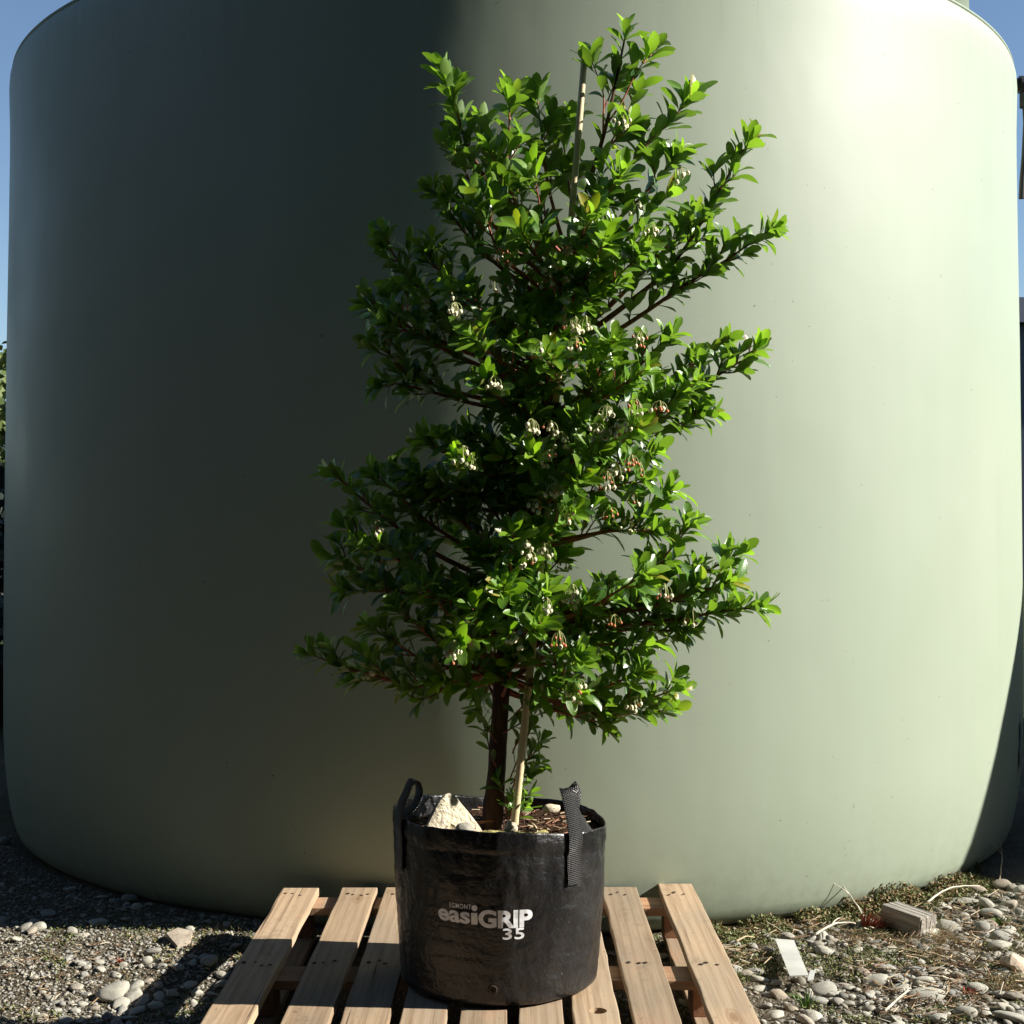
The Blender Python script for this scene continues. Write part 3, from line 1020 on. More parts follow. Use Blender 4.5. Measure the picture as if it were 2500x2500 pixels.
gravel('gravel', np.array(pa), np.array(sa), 'fine pale gravel spread over the ground left of the pallet')
pa, sa = gravel_pts(520, (1780, 2150, 2540, 2510), .0065, .0170, 1.8, lambda x, y: x > .62)
gravel('gravel', np.array(pa), np.array(sa), 'coarse pale river gravel packed between the bigger stones at the right', 21)
pa, sa = gravel_pts(2600, (1400, 2200, 2560, 2520), .0020, .0085, 2.4, lambda x, y: noise.noise(Vector((x * 5, y * 5, 7))) > -.25)
gravel('gravel', np.array(pa), np.array(sa), 'loose small gravel between the bigger stones right of the pallet')


# ------------------------------------------------------------------ strawberry tree
TD = 2.85
tree = empty('strawberry_tree', (-0.038, TD, BZ0 + BH - 0.03))
tag(tree, 'leafy strawberry tree with white flower clusters growing in the black grow bag', 'tree')

trunk_px = [(1200, 2030, .024), (1204, 2000, .0215), (1212, 1900, .0185), (1219, 1780, .0172), (1226, 1660, .0165), (1238, 1540, .0158), (1256, 1420, .0150), (1284, 1270, .0142),
            (1316, 1090, .0130), (1342, 930, .0120), (1366, 780, .0100), (1388, 650, .0080), (1412, 540, .0062), (1444, 430, .0048), (1478, 310, .0038), (1504, 200, .0028), (1522, 110, .0020), (1530, 70, .0012)]
trunk_ctl = [P(x, y, TD) for x, y, r in trunk_px]
tp = catmull(trunk_ctl, 6)
tr = []
for i in range(len(trunk_px) - 1):
    for k in range(6):
        t = k / 6
        tr.append(trunk_px[i][2] * (1 - t) + trunk_px[i + 1][2] * t)
tr.append(trunk_px[-1][2])
for i, p in enumerate(tp):      # slight natural waver
    p.x += 0.003 * noise.noise(Vector((p.z * 7, 1, 0))); p.y += 0.006 * noise.noise(Vector((p.z * 6, 7, 0)))
tv, tf = tube(tp, tr, 14)
for i in range(len(tv)):
    v = tv[i]; c = tp[min(i // 14, len(tp) - 1)]
    d = v - c
    tv[i] = c + d * (1 + 0.16 * noise.noise(Vector((d.x * 120, d.y * 120, v.z * 9))) + .06 * noise.noise(v * 60))
adopt(mesh_obj('trunk', tv, tf, M_BARK, None, True), tree)

def trunk_at(py):
    z = CAMZ - (py - HOR) * TD / F
    for i in range(len(tp) - 1):
        if tp[i].z <= z <= tp[i + 1].z:
            t = (z - tp[i].z) / (tp[i + 1].z - tp[i].z)
            return tp[i].lerp(tp[i + 1], t), tr[i]
    return tp[-1].copy(), tr[-1]

# limbs: (attach y on the trunk, tip x, tip y, tip depth offset, via point or None)
limbs = [
 (1190, 1600, 1100, -.10, (1470, 1150)), (1230, 1570, 1170, -.14, (1450, 1200)), (1160, 1020, 1080, .02, (1140, 1130)), (1240, 1020, 1200, -.06, (1150, 1240)), (1200, 1120, 1120, -.18, None), (1230, 1300, 1110, -.2, None), (1180, 1450, 1080, -.2, None), (1260, 1420, 1160, -.22, None), (1050, 1180, 930, -.2, None), (1000, 1340, 860, -.2, None),
 (300, 1585, 125, .00, (1545, 190)), (330, 1445, 140, -.02, (1470, 230)), (420, 1560, 215, .05, None), (380, 1540, 300, -.05, None),
 (575, 1688, 232, -.02, (1560, 380)), (620, 1660, 372, -.05, (1570, 480)), (640, 1640, 470, -.10, (1540, 560)), (560, 1520, 420, -.12, None), (600, 1570, 590, -.14, None),
 (720, 1085, 180, .02, (1150, 380)), (700, 1250, 235, -.06, (1238, 440)), (640, 1310, 225, .06, (1330, 400)), (560, 1362, 300, .10, (1385, 420)), (690, 1180, 300, .10, (1240, 480)),
 (640, 1300, 420, -.12, (1330, 560)), (720, 1100, 350, -.02, (1180, 520)), (760, 1055, 465, .00, (1160, 600)), (740, 1160, 480, -.12, (1220, 620)), (700, 1270, 560, -.18, None),
 (880, 1838, 335, -.02, (1640, 650)), (900, 1893, 555, -.05, (1640, 720)), (860, 1700, 520, .06, (1560, 680)), (800, 1560, 620, -.16, None), (780, 1480, 580, -.2, None),
 (900, 925, 580, .02, (1060, 740)), (860, 1030, 605, -.03, (1120, 720)), (930, 890, 745, .00, (1030, 810)), (920, 960, 700, .10, (1080, 790)), (960, 930, 780, -.08, (1080, 850)),
 (1000, 905, 835, .02, (1040, 930)), (1010, 930, 930, -.04, (1060, 960)), (880, 1100, 700, -.15, None), (950, 1150, 820, -.2, None),
 (1080, 1855, 845, -.02, (1640, 1000)), (1080, 1775, 830, .05, (1580, 980)), (1040, 1640, 815, -.08, (1510, 950)), (1020, 1500, 830, -.18, (1450, 930)), (1060, 1580, 900, -.16, None), (1100, 1740, 1010, .00, (1560, 1070)), 
 (1100, 1700, 930, -.10, (1560, 1040)), (1160, 1560, 1040, -.2, None),
 (1220, 1060, 1180, -.10, (1160, 1220)), (1150, 1080, 1060, -.12, None),
 (1440, 800, 1150, .00, (1000, 1310)), (1400, 915, 1155, -.06, (1040, 1270)), (1380, 985, 1165, -.10, (1100, 1250)), (1460, 825, 1275, .05, (1000, 1380)), (1470, 805, 1360, .02, (980, 1420)), (1480, 830, 1440, -.08, (1010, 1450)), (1440, 900, 1330, -.16, (1040, 1400)),
 (1330, 1650, 1195, -.02, (1500, 1290)), (1340, 1610, 1290, -.06, (1480, 1300)), (1300, 1400, 1250, -.2, None),
 (1520, 1700, 1275, -.03, (1540, 1450)), (1520, 1808, 1350, .00, (1600, 1470)), (1540, 1868, 1480, -.02, (1600, 1520)), (1530, 1790, 1420, -.10, (1580, 1480)), (1560, 1690, 1540, .00, (1540, 1540)), (1540, 1580, 1400, -.18, (1450, 1480)), (1500, 1620, 1380, .05, (1520, 1460)), (1560, 1600, 1570, -.1, None),
 (1640, 745, 1592, .00, (980, 1665)), (1640, 870, 1640, .06, (1040, 1680)), (1620, 900, 1530, -.05, (1060, 1620)), (1600, 960, 1480, -.12, (1090, 1580)), (1640, 1080, 1660, -.12, (1150, 1680)), (1580, 1030, 1420, -.18, (1120, 1530)), (1560, 1110, 1560, -.22, None), (1540, 1230, 1430, -.2, None), (1480, 1250, 1300, -.22, None), (1570, 1320, 1520, -.2, None),
 (1660, 1665, 1680, -.03, (1480, 1740)), (1660, 1640, 1730, .04, (1470, 1750)), (1640, 1570, 1640, -.10, (1440, 1690)), (1640, 1420, 1600, -.18, (1350, 1660)), (1680, 1490, 1770, -.03, (1390, 1740)), (1650, 1400, 1690, -.15, None), (1630, 1500, 1600, .10, None), (1690, 1400, 1730, .06, None), (1640, 1170, 1690, .08, None),
]
# shoots that fill the inside of the crown towards the camera and the back
inner = [(300, 1180, 1470), (450, 1140, 1520), (600, 1090, 1540), (700, 1100, 1460), (800, 1060, 1460), (900, 1040, 1560), (1000, 1050, 1600), (1100, 1070, 1540), (1150, 1080, 1450), (1250, 980, 1450), (1330, 990, 1390), (1400, 950, 1470), (1500, 960, 1550), (1600, 1010, 1500), (1700, 1190, 1470)]
def inner_at(y):
    for i in range(len(inner) - 1):
        if inner[i][0] <= y <= inner[i + 1][0]:
            t = (y - inner[i][0]) / (inner[i + 1][0] - inner[i][0])
            return inner[i][1] * (1 - t) + inner[i + 1][1] * t, inner[i][2] * (1 - t) + inner[i + 1][2] * t
    return inner[-1][1], inner[-1][2]
y = 1730.0
g_ang = 0.0
while y > 560:
    g_ang += 2.4
    rise = random.uniform(70, 190)
    L, Rr = inner_at(y - rise)
    c, _ = trunk_at(y)
    cpx = 1250 + c.x / c.y * F
    k = random.uniform(.30, .95)
    dx = math.cos(g_ang) * ((Rr - cpx) if math.cos(g_ang) > 0 else (cpx - L)) * k
    dd = math.sin(g_ang) * 0.21 * k
    limbs.append((y, cpx + dx + rise * .17, y - rise, dd, None))
    y -= 13 if y > 800 else 24

leaves = []      # (pos, axis, normal, length, age)  age 0 mature .. 1 young
def perp(v):
    o = v.orthogonal().normalized()
    return o
def add_leaves(path, spacing, lmin, lmax, tip_n=6, bare=0.25, young=0.5):
    """alternate leaves in a spiral along a twig and a rosette at its end"""
    seg = [(path[i + 1] - path[i]).length for i in range(len(path) - 1)]
    L = sum(seg)
    s = L * bare
    ang = random.uniform(0, 6.28)
    def at(s):
        a = 0.0
        for i, q in enumerate(seg):
            if a + q >= s or i == len(seg) - 1:
                t = (s - a) / max(q, 1e-6)
                return path[i].lerp(path[i + 1], min(t, 1.0)), (path[i + 1] - path[i]).normalized()
            a += q
    while s < L:
        p, t = at(s)
        ang += 2.399
        u = perp(t)
        rad = (Quaternion(t, ang) @ u)
        f = s / L
        tilt = R(54 - 16 * f + random.uniform(-12, 12))
        ax = (t * math.cos(tilt) + rad * math.sin(tilt))
        ax = (ax + Vector((0, 0, random.uniform(-.10, .30)))).normalized()
        nrm = (t * math.sin(tilt) - rad * math.cos(tilt))
        nrm = (nrm + Vector((random.uniform(-.3, .3), random.uniform(-.3, .3), random.uniform(0, .5)))).normalized()
        leaves.append((p, ax, nrm, random.uniform(lmin, lmax) * (0.9 + .1 * f), young * f * random.uniform(.2, 1)))
        s += spacing * random.uniform(.7, 1.35)
    p, t = path[-1], (path[-1] - path[-2]).normalized()
    for k in range(tip_n):
        ang += 2.399
        u = perp(t)
        rad = (Quaternion(t, ang) @ u)
        tilt = R(16 + 44 * (1 - k / tip_n) + random.uniform(-9, 9))
        ax = (t * math.cos(tilt) + rad * math.sin(tilt)).normalized()
        nrm = (t * math.sin(tilt) - rad * math.cos(tilt)).normalized()
        nrm = (nrm + Vector((random.uniform(-.2, .2), random.uniform(-.2, .2), random.uniform(-.1, .2)))).normalized()
        leaves.append((p - t * 0.004 * (tip_n - k), ax, nrm, random.uniform(lmin, lmax) * (1.05 - .45 * (k / tip_n) ** 2), young * (.5 + .5 * k / tip_n) * random.uniform(.6, 1.1)))

def limb(attach_y, tx, ty, dd, via):
    a, ra = trunk_at(attach_y)
    tip = P(tx, ty, TD + dd)
    if via is not None:
        mid = P(via[0], via[1], TD + dd * .55)
        path = catmull([a, a.lerp(mid, .55) + Vector((0, 0, -.006)), mid, mid.lerp(tip, .55), tip], 4)
    else:
        mid = a.lerp(tip, .55) + Vector((0, 0, -.012))
        path = bezier(a, mid, tip, 12)
    for i, p in enumerate(path[1:-1]):
        p += Vector((noise.noise(p * 9), noise.noise(p * 9 + Vector((5, 0, 0))), noise.noise(p * 9 + Vector((0, 5, 0))))) * .006
    Ltot = sum((path[i + 1] - path[i]).length for i in range(len(path) - 1))
    r0 = min(ra * .6, .0026 + .011 * Ltot)
    rad = [max(.0011, r0 * (1 - .86 * i / (len(path) - 1))) for i in range(len(path))]
    parts = [tube(path, rad, 6)]
    # leaves along the outer part of the limb and the tuft at its end
    high = attach_y < 760
    k0 = int(len(path) * (.45 if high else .38))
    lo, hi, sp = (.047, .069, .0158) if high else (.037, .060, .0132)
    add_leaves(path[k0:], sp, lo, hi, tip_n=random.randint(7, 9), bare=.03, young=1.0)
    # short side twigs
    nside = max(1, int(Ltot / (.085 if high else .050)))
    for j in range(nside):
        f = .28 + .60 * (j + random.uniform(.1, .9)) / nside
        q = f * (len(path) - 1); i = int(q)
        p = path[i].lerp(path[min(i + 1, len(path) - 1)], q - i)
        t = (path[min(i + 1, len(path) - 1)] - path[i]).normalized()
        ang = j * 2.399 + random.uniform(-.5, .5)
        rd = Quaternion(t, ang) @ perp(t)
        d = (t * .8 + rd * random.uniform(.5, .85) + Vector((0, 0, .35))).normalized()
        L = random.uniform(.030, .078) * (1.15 - .6 * f)
        e = p + d * L + Vector((0, 0, L * .10))
        tw = bezier(p, p + d * L * .5 + rd * .005, e, 4)
        parts.append(tube(tw, [.0019, .0017, .0015, .0012, .0009], 5))
        add_leaves(tw, .0130, lo * .92, hi * .95, tip_n=random.randint(4, 6), bare=.2, young=.6)
    v, f_ = join(parts)
    o = mesh_obj('branch', v, f_, M_TWIG if Ltot < .45 else M_BRANCH, None, True)
    adopt(o, tree)

m = N('branch_bark')
a_ = m.noise(m.coord((40, 40, 40)), 1.0, 5, .65)
m.bump(a_, .5, .002)
M_BRANCH = m.set(color=m.ramp(a_, [(.3, (.10, .04, .028)), (.7, (.30, .105, .065))]), rough=.6, spec=.3)
for q in limbs:
    limb(*q)
# leafy leader
add_leaves(tp[-26:], .018, .038, .056, tip_n=7, bare=.0, young=.95)
# little shoots low on the trunk, behind and beside the cane
for (bx, by, txx, tyy, dd) in [(1240, 1830, 1300, 1770, -.02), (1240, 1860, 1308, 1835, -.03), (1235, 1920, 1300, 1885, -.03), (1230, 1960, 1296, 1935, -.02), (1225, 1985, 1290, 1965, -.02), (1205, 1800, 1190, 1770, .02), (1230, 1760, 1350, 1730, .03), (1240, 1940, 1215, 1905, -.03), (1238, 1990, 1255, 1955, -.05), (1242, 1780, 1290, 1720, -.03), (1240, 1840, 1325, 1800, .02), (1215, 1740, 1160, 1700, .03), (1238, 1720, 1300, 1680, -.05), (1238, 1880, 1320, 1862, .0)]:
    p0 = P(bx - 6 + random.uniform(0, 26), min(by + random.uniform(30, 90), 2012), TD - .012 + random.uniform(-.02, .01)); p1 = P(txx, tyy, TD + dd)
    tw = bezier(p0, p0.lerp(p1, .55) + Vector((random.uniform(-.012, .014), random.uniform(-.012, .012), random.uniform(-.006, .016))), p1, 5)
    v, f_ = tube(tw, [.0017, .0016, .0015, .0013, .0012, .0009], 5)
    adopt(mesh_obj('shoot', v, f_, M_TWIG, None, True), tree)
    add_leaves(tw, .012, .028, .044, tip_n=5, bare=.12, young=.8)

# leaf shapes
LT = [0, .13, .27, .41, .55, .68, .80, .90, .965, 1.0]
LW = [.014, .052, .120, .172, .202, .206, .182, .130, .066, .010]
def leaf_mesh(curl, fold, wid, twist, wavy=0.0):
    V, UV = [], []
    rows = len(LT) - 1
    for j, t in enumerate(LT):
        w = LW[j] * wid / .202
        ser = (1.05 if j % 2 else .965) if 1 < j < rows else 1
        z_ = -curl * t * t + .03 * math.sin(t * 3.1)
        for sx in (-1, 0, 1):
            x = sx * w * ser
            z = z_ + abs(sx) * w * fold + wavy * math.sin(t * 9 + sx) * abs(sx)
            ca, sa_ = math.cos(twist * t), math.sin(twist * t)
            V.append((x * ca - (z - z_) * sa_, t, z_ + x * sa_ + (z - z_) * ca))
            UV.append((.5 + .5 * sx, t))
    Fq = []
    for j in range(rows):
        for k in range(2):
            a = j * 3 + k
            Fq.append((a, a + 1, a + 4, a + 3))
    return np.array(V), np.array(Fq), np.array(UV)
LV = [leaf_mesh(c, fo, w, tw_, wavy=wv) for c, fo, w, tw_, wv in [(.10, .35, .190, .15, .006), (.22, .25, .185, -.2, .010), (-.04, .45, .175, .1, .004), (.16, .55, .195, .35, .012), (.05, .20, .205, -.1, .008), (.30, .40, .170, .5, .012), (-.12, .30, .185, -.3, .006), (.12, .15, .18, .0, .014)]]

nL = len(leaves)
pos = np.array([tuple(l[0]) for l in leaves]); ax = np.array([tuple(l[1]) for l in leaves]); nm = np.array([tuple(l[2]) for l in leaves])
ln = np.array([l[3] for l in leaves]); age = np.clip(np.array([l[4] for l in leaves]), 0, 1)
nm = nm - ax * np.sum(nm * ax, 1)[:, None]
nm /= np.linalg.norm(nm, axis=1)[:, None] + 1e-9
sd = np.cross(ax, nm)
Mx = np.zeros((nL, 3, 4))
Mx[:, :, 0] = sd * ln[:, None]; Mx[:, :, 1] = ax * ln[:, None]; Mx[:, :, 2] = nm * ln[:, None]; Mx[:, :, 3] = pos
mature = np.array([.019, .070, .014]); mid_c = np.array([.085, .225, .020]); yng = np.array([.26, .42, .03])
jit = rng.uniform(0, 1, nL)
cols = mature + (mid_c - mature) * jit[:, None] * .6
cols = cols + (yng - cols) * (age ** 1.35)[:, None]
rv = rng.uniform(0, 1, nL)
cols[rv < .003] = np.array([.30, .09, .03])
cols[(rv > .003) & (rv < .009)] = np.array([.30, .26, .03])
cols[(rv > .009) & (rv < .013)] = np.array([.16, .09, .04])
tipred = (age > .62) & (rng.uniform(0, 1, nL) < .16)
cols[tipred] = cols[tipred] * .5 + np.array([.16, .06, .01])
cols *= rng.uniform(.85, 1.15, nL)[:, None]
var = rng.integers(0, len(LV), nL)
# which leaves show largest: frontmost in a fine picture grid, biggest projected area
cen = pos + ax * ln[:, None] * .5
view = cen - np.array([0, 0, CAMZ]); dist = np.linalg.norm(view, axis=1); view /= dist[:, None]
area = np.abs(np.sum(nm * view, 1)) * ln ** 2 / dist ** 2
cell = {}
gx = np.floor((cen[:, 0] / cen[:, 1] * F) / 34).astype(int); gy = np.floor(((cen[:, 2] - CAMZ) / cen[:, 1] * F) / 34).astype(int)
for i in np.argsort(cen[:, 1]):
    cell.setdefault((gx[i], gy[i]), i)
front = np.array(sorted(cell.values(), key=lambda i: -area[i]))[:300]
sel = set(front.tolist())
leaf_data = []
for v, f_, u in LV:
    me = bpy.data.meshes.new('leaf')
    me.from_pydata(v.tolist(), [], f_.tolist())
    me.polygons.foreach_set('use_smooth', [True] * len(me.polygons))
    ul = me.uv_layers.new(name='UVMap')
    ul.data.foreach_set('uv', u[f_.ravel()].astype(np.float32).ravel())
    me.materials.append(M_LEAF_O)
    leaf_data.append(me)
tinv = tree.matrix_basis.inverted()
for i in front:
    o = bpy.data.objects.new('leaf', leaf_data[var[i]])
    link(o, tree)
    mm = Matrix([[*Mx[i, 0]], [*Mx[i, 1]], [*Mx[i, 2]], [0, 0, 0, 1]])
    o.matrix_parent_inverse = tinv
    o.matrix_basis = mm
    o.color = (*cols[i], 1)
rest = np.array([i for i in range(nL) if i not in sel])
# joined mass of the remaining leaves, one mesh
vvs, ffs, ccs, uvs = [], [], [], []
off = 0
for k, (v, f_, u) in enumerate(LV):
    ii = rest[var[rest] == k]
    vv = np.einsum('nij,vj->nvi', Mx[ii][:, :, :3], v) + Mx[ii][:, None, :, 3]
    ff = f_[None] + (np.arange(len(ii)) * len(v))[:, None, None] + off
    vvs.append(vv.reshape(-1, 3)); ffs.append(ff.reshape(-1, 4)); ccs.append(np.repeat(cols[ii], len(v), axis=0)); uvs.append(np.tile(u[f_.ravel()], (len(ii), 1)))
    off += len(ii) * len(v)
vv = np.concatenate(vvs); ff = np.concatenate(ffs); cc = np.concatenate(ccs); uu = np.concatenate(uvs)
me = bpy.data.meshes.new('foliage')
me.vertices.add(len(vv)); me.vertices.foreach_set('co', vv.astype(np.float32).ravel())
me.loops.add(ff.size); me.loops.foreach_set('vertex_index', ff.astype(np.int32).ravel())
me.polygons.add(len(ff)); me.polygons.foreach_set('loop_start', (np.arange(len(ff)) * 4).astype(np.int32)); me.polygons.foreach_set('loop_total', np.full(len(ff), 4, dtype=np.int32))
me.polygons.foreach_set('use_smooth', np.ones(len(ff), dtype=bool))
me.update(calc_edges=True)
at = me.attributes.new('leafcol', 'FLOAT_COLOR', 'POINT')
at.data.foreach_set('color', np.concatenate([cc, np.ones((len(cc), 1))], 1).astype(np.float32).ravel())
ul = me.uv_layers.new(name='UVMap'); ul.data.foreach_set('uv', uu.astype(np.float32).ravel())
me.materials.append(M_LEAF_A)
fo = link(bpy.data.objects.new('foliage', me))
tag(fo, kind='stuff')
adopt(fo, tree)
print('leaves', nL)

# flower clusters: urn shaped cream bells and orange buds
def lathe_mesh(name, prof, seg, mat):
    V, Fc = lathe(prof, seg)
    me = bpy.data.meshes.new(name); me.from_pydata(V, [], Fc)
    me.polygons.foreach_set('use_smooth', [True] * len(me.polygons)); me.materials.append(mat)
    return me
BELL = lathe_mesh('flower', [(.0007, 0), (.0030, -.0010), (.0046, -.0036), (.0047, -.0062), (.0036, -.0086), (.0022, -.0098), (.0028, -.0106)], 8, M_FLOWER)
BUD = lathe_mesh('bud', [(.0006, 0), (.0026, -.0012), (.0034, -.0034), (.0030, -.0056), (.0012, -.0072), (.0002, -.0076)], 7, M_FRUIT)
clusters = [(1222, 622, 1), (1246, 640, .6), (1350, 655, .5), (1342, 690, .6), (1592, 568, 0), (1560, 515, .2), (1520, 302, .1), (1662, 430, .1), (990, 742, .2), (1102, 735, .1), (1112, 760, 0), (1405, 842, .4), (1392, 800, .2), (1430, 792, .3),
            (1562, 832, .8), (1500, 1062, .6), (1542, 1132, .5), (1562, 1150, .4), (1482, 1172, .5), (1500, 1150, .2), (1310, 1242, .3), (1385, 1262, .2), (1536, 1285, .1), (1545, 1220, .7), (1290, 1365, .1), (1285, 1340, .1), (1398, 1448, .1), (1392, 1465, .2), (1622, 1446, .3), (1500, 1522, .9),
            (1108, 1585, .2), (1104, 1600, .5), (906, 1642, .1), (1410, 1680, .2), (1400, 1700, .2), (1548, 1722, .3), (916, 1290, .1), (1300, 1045, 0), (1150, 1128, .1), (1130, 1110, .1), (1372, 1075, .1), (1690, 1510, .3), (1490, 1260, .6), (1700, 770, .2), (1340, 1120, .3), (1610, 1000, .4)]
for _k in range(16):
    yy_ = random.uniform(620, 1650); l_, r_ = inner_at(yy_)
    clusters.append((l_ + (r_ - l_) * random.uniform(.25, .98), yy_, random.choice([0, .1, .3, .8])))
for (cx, cy, fr) in clusters:
    # rest the cluster just in front of the foliage that stands there
    d2 = (cen[:, 0] / cen[:, 1] * F + 1250 - cx) ** 2 + (HOR - (cen[:, 2] - CAMZ) / cen[:, 1] * F - cy) ** 2
    near = np.where(d2 < 45 ** 2)[0]
    if len(near) < 3: continue
    dep = float(cen[near, 1].min()) - .002
    dep = max(dep, TD - .30)
    top = P(cx, cy - 22, dep)
    cl = empty('flower_cluster', top)
    adopt(cl, tree)
    parts = []
    nfl = random.randint(4, 8)
    items = []
    for k in range(nfl):
        a = k * 2.4; rr = .004 + .013 * math.sqrt(k / nfl)
        e = top + Vector((rr * math.cos(a), rr * math.sin(a) * .8, -.005 - .022 * random.random()))
        mid = top.lerp(e, .5) + Vector((rr * .5 * math.cos(a), rr * .3 * math.sin(a), .004))
        parts.append(tube(bezier(top, mid, e, 3), [.0007] * 4, 4, False))
        items.append(e)
    v, f_ = join(parts)
    st = mesh_obj('stalks', v, f_, M_STALK, None, True)
    st.parent = cl; st.matrix_parent_inverse = Matrix.Translation(top).inverted()
    for e in items:
        isb = random.random() < fr
        o = bpy.data.objects.new('bud' if isb else 'flower', BUD if isb else BELL)
        link(o, cl)
        o.matrix_parent_inverse = Matrix.Translation(top).inverted()
        s_ = random.uniform(.72, 1.0)
        o.scale = (s_, s_, s_)
        o.rotation_euler = (random.uniform(-.5, .5), random.uniform(-.5, .5), random.uniform(0, 6))
        o.location = e

# ------------------------------------------------------------------ bamboo cane and its tie
ca, cb = P(1252, 2050, TD - .055), P(1426, 146, TD - .02)
n = 60
cp, cr = [], []
for i in range(n + 1):
    t = i / n
    p = ca.lerp(cb, t) + Vector((.006 * math.sin(t * 3.1), .0, 0))
    cp.append(p)
    node = min(abs(t - q) for q in (.115, .27, .42, .56, .69, .81, .92))
    cr.append(.0078 * (1 - .18 * t) * (1 + .13 * math.exp(-(node / .004) ** 2)))
cane = mesh_obj('bamboo_cane', *tube(cp, cr, 14), M_CANE, None, True)
tag(cane, 'straight pale bamboo cane leaning through the tree crown', 'stake')
# soft black tie round trunk and cane
tpos, trr = trunk_at(1005)
ct = min(cp, key=lambda p: abs(p.z - tpos.z))
ring = []
c0, c1 = Vector((tpos.x, tpos.y, tpos.z)), Vector((ct.x, ct.y, tpos.z))
d = (c1 - c0).normalized(); pr = Vector((-d.y, d.x, 0))
for k in range(9): 
    a = math.pi / 2 + math.pi * k / 8
    ring.append(c0 + (d * math.cos(a) + pr * math.sin(a)) * (trr * 1.25))
for k in range(9):
    a = -math.pi / 2 + math.pi * k / 8
    ring.append(c1 + (d * math.cos(a) + pr * math.sin(a)) * .0105)
ring.append(ring[0].copy())
tie = ribbon('tree_tie', ring, [Vector((0, 0, 1))] * len(ring), .03, M_WEB, .003)
tag(tie, 'wide black tie binding the trunk to the bamboo cane mid-crown', 'tie')

# ------------------------------------------------------------------ stones and litter in the bag
def rock_obj(name, px0, py0, px1, py1, depth, mesh, label, cat, squash=.8, rot=0.0, group=None):
    c = P((px0 + px1) / 2, (py0 + py1) / 2, depth)
    a = (px1 - px0) / 2 * depth / F; h = (py1 - py0) / 2 * depth / F
    o = bpy.data.objects.new(name, mesh); link(o)
    o.location = c; o.scale = (a * 1.08, a * squash, h * 1.12); o.rotation_euler = (0, 0, rot)
    return tag(o, label, cat, group)
# faceted wedge of pale rock
bm = bmesh.new()
pk = [(-1.1, -1.3, -1), (-.4, -1.2, -1), (1.2, .5, -1), (.9, 1.2, -1), (-.9, 1.0, -1), (-1.0, -.9, -.5), (-.25, .05, 1.0), (-.05, .25, .95), (.1, .7, .7), (1.05, .55, -.7), (-.6, .5, .5)]
for q in pk: bm.verts.new(q)
bmesh.ops.convex_hull(bm, input=list(bm.verts))
bmesh.ops.triangulate(bm, faces=list(bm.faces))
bmesh.ops.subdivide_edges(bm, edges=list(bm.edges), cuts=3, use_grid_fill=True)
for _ in range(2): bmesh.ops.smooth_vert(bm, verts=list(bm.verts), factor=.35, use_axis_x=True, use_axis_y=True, use_axis_z=True)
for v in bm.verts: v.co *= 1.06 + .05 * noise.noise(v.co * 2.2 + Vector((3, 1, 7))) + .02 * noise.noise(v.co * 7)
me = bpy.data.meshes.new('pale_rock'); bm.to_mesh(me); bm.free(); me.materials.append(M_PALEROCK)
rock_obj('pale_rock', 1044, 1940, 1166, 2040, BY - .075, me, 'big pale wedge-shaped rock on the soil at the left of the grow bag', 'rock', .6)
M_PEBP = pebble_mesh(77, 3, .3, M_PALEROCK)
rock_obj('pebble', 1112, 2012, 1156, 2046, BY - .13, PEB[1], 'small grey pebble in front of the pale wedge-shaped rock', 'pebble', .8)
shell = pebble_mesh(78, 3, .6, M_PALEROCK)
rock_obj('pebble', 1322, 1963, 1368, 1985, BY + .06, shell, 'flat cream pebble on soil at the right of the trunk', 'pebble', .8)
rock_obj('pebble', 1378, 1966, 1402, 1984, BY + .06, PEB[4], 'small cream pebble half hidden behind the right handle', 'pebble', .8)
rock_obj('pebble', 1230, 2008, 1266, 2036, BY - .11, M_PEBP, 'mossy tan pebble at the foot of the trunk', 'pebble', .9)
# a low mound of pale moss and dirt along the front
V, Fc = [], []
for j in range(7):
    for i in range(25):
        s_ = i / 24; t = j / 6
        x = BX - .075 + .17 * s_; yy = BY - .185 + .10 * t - .03 * math.sin(math.pi * s_) + .02
        z = BZ0 + BH - .020 + .016 * math.sin(math.pi * t) * math.sin(math.pi * s_) + .006 * noise.noise(Vector((x * 60, yy * 60, 1)))
        V.append((x, yy, z))
for j in range(6):
    for i in range(24):
        a = j * 25 + i; Fc.append((a, a + 1, a + 26, a + 25))
M_MOSS = mat_simple('dry_moss', (.36, .31, .13), .95, .35, 90, .9, .006, .1)
mo = mesh_obj('moss_mound', V, Fc, M_MOSS, None, True)
tag(mo, 'mound of yellowish dry moss on the soil along the front rim', 'moss', None, 'stuff')
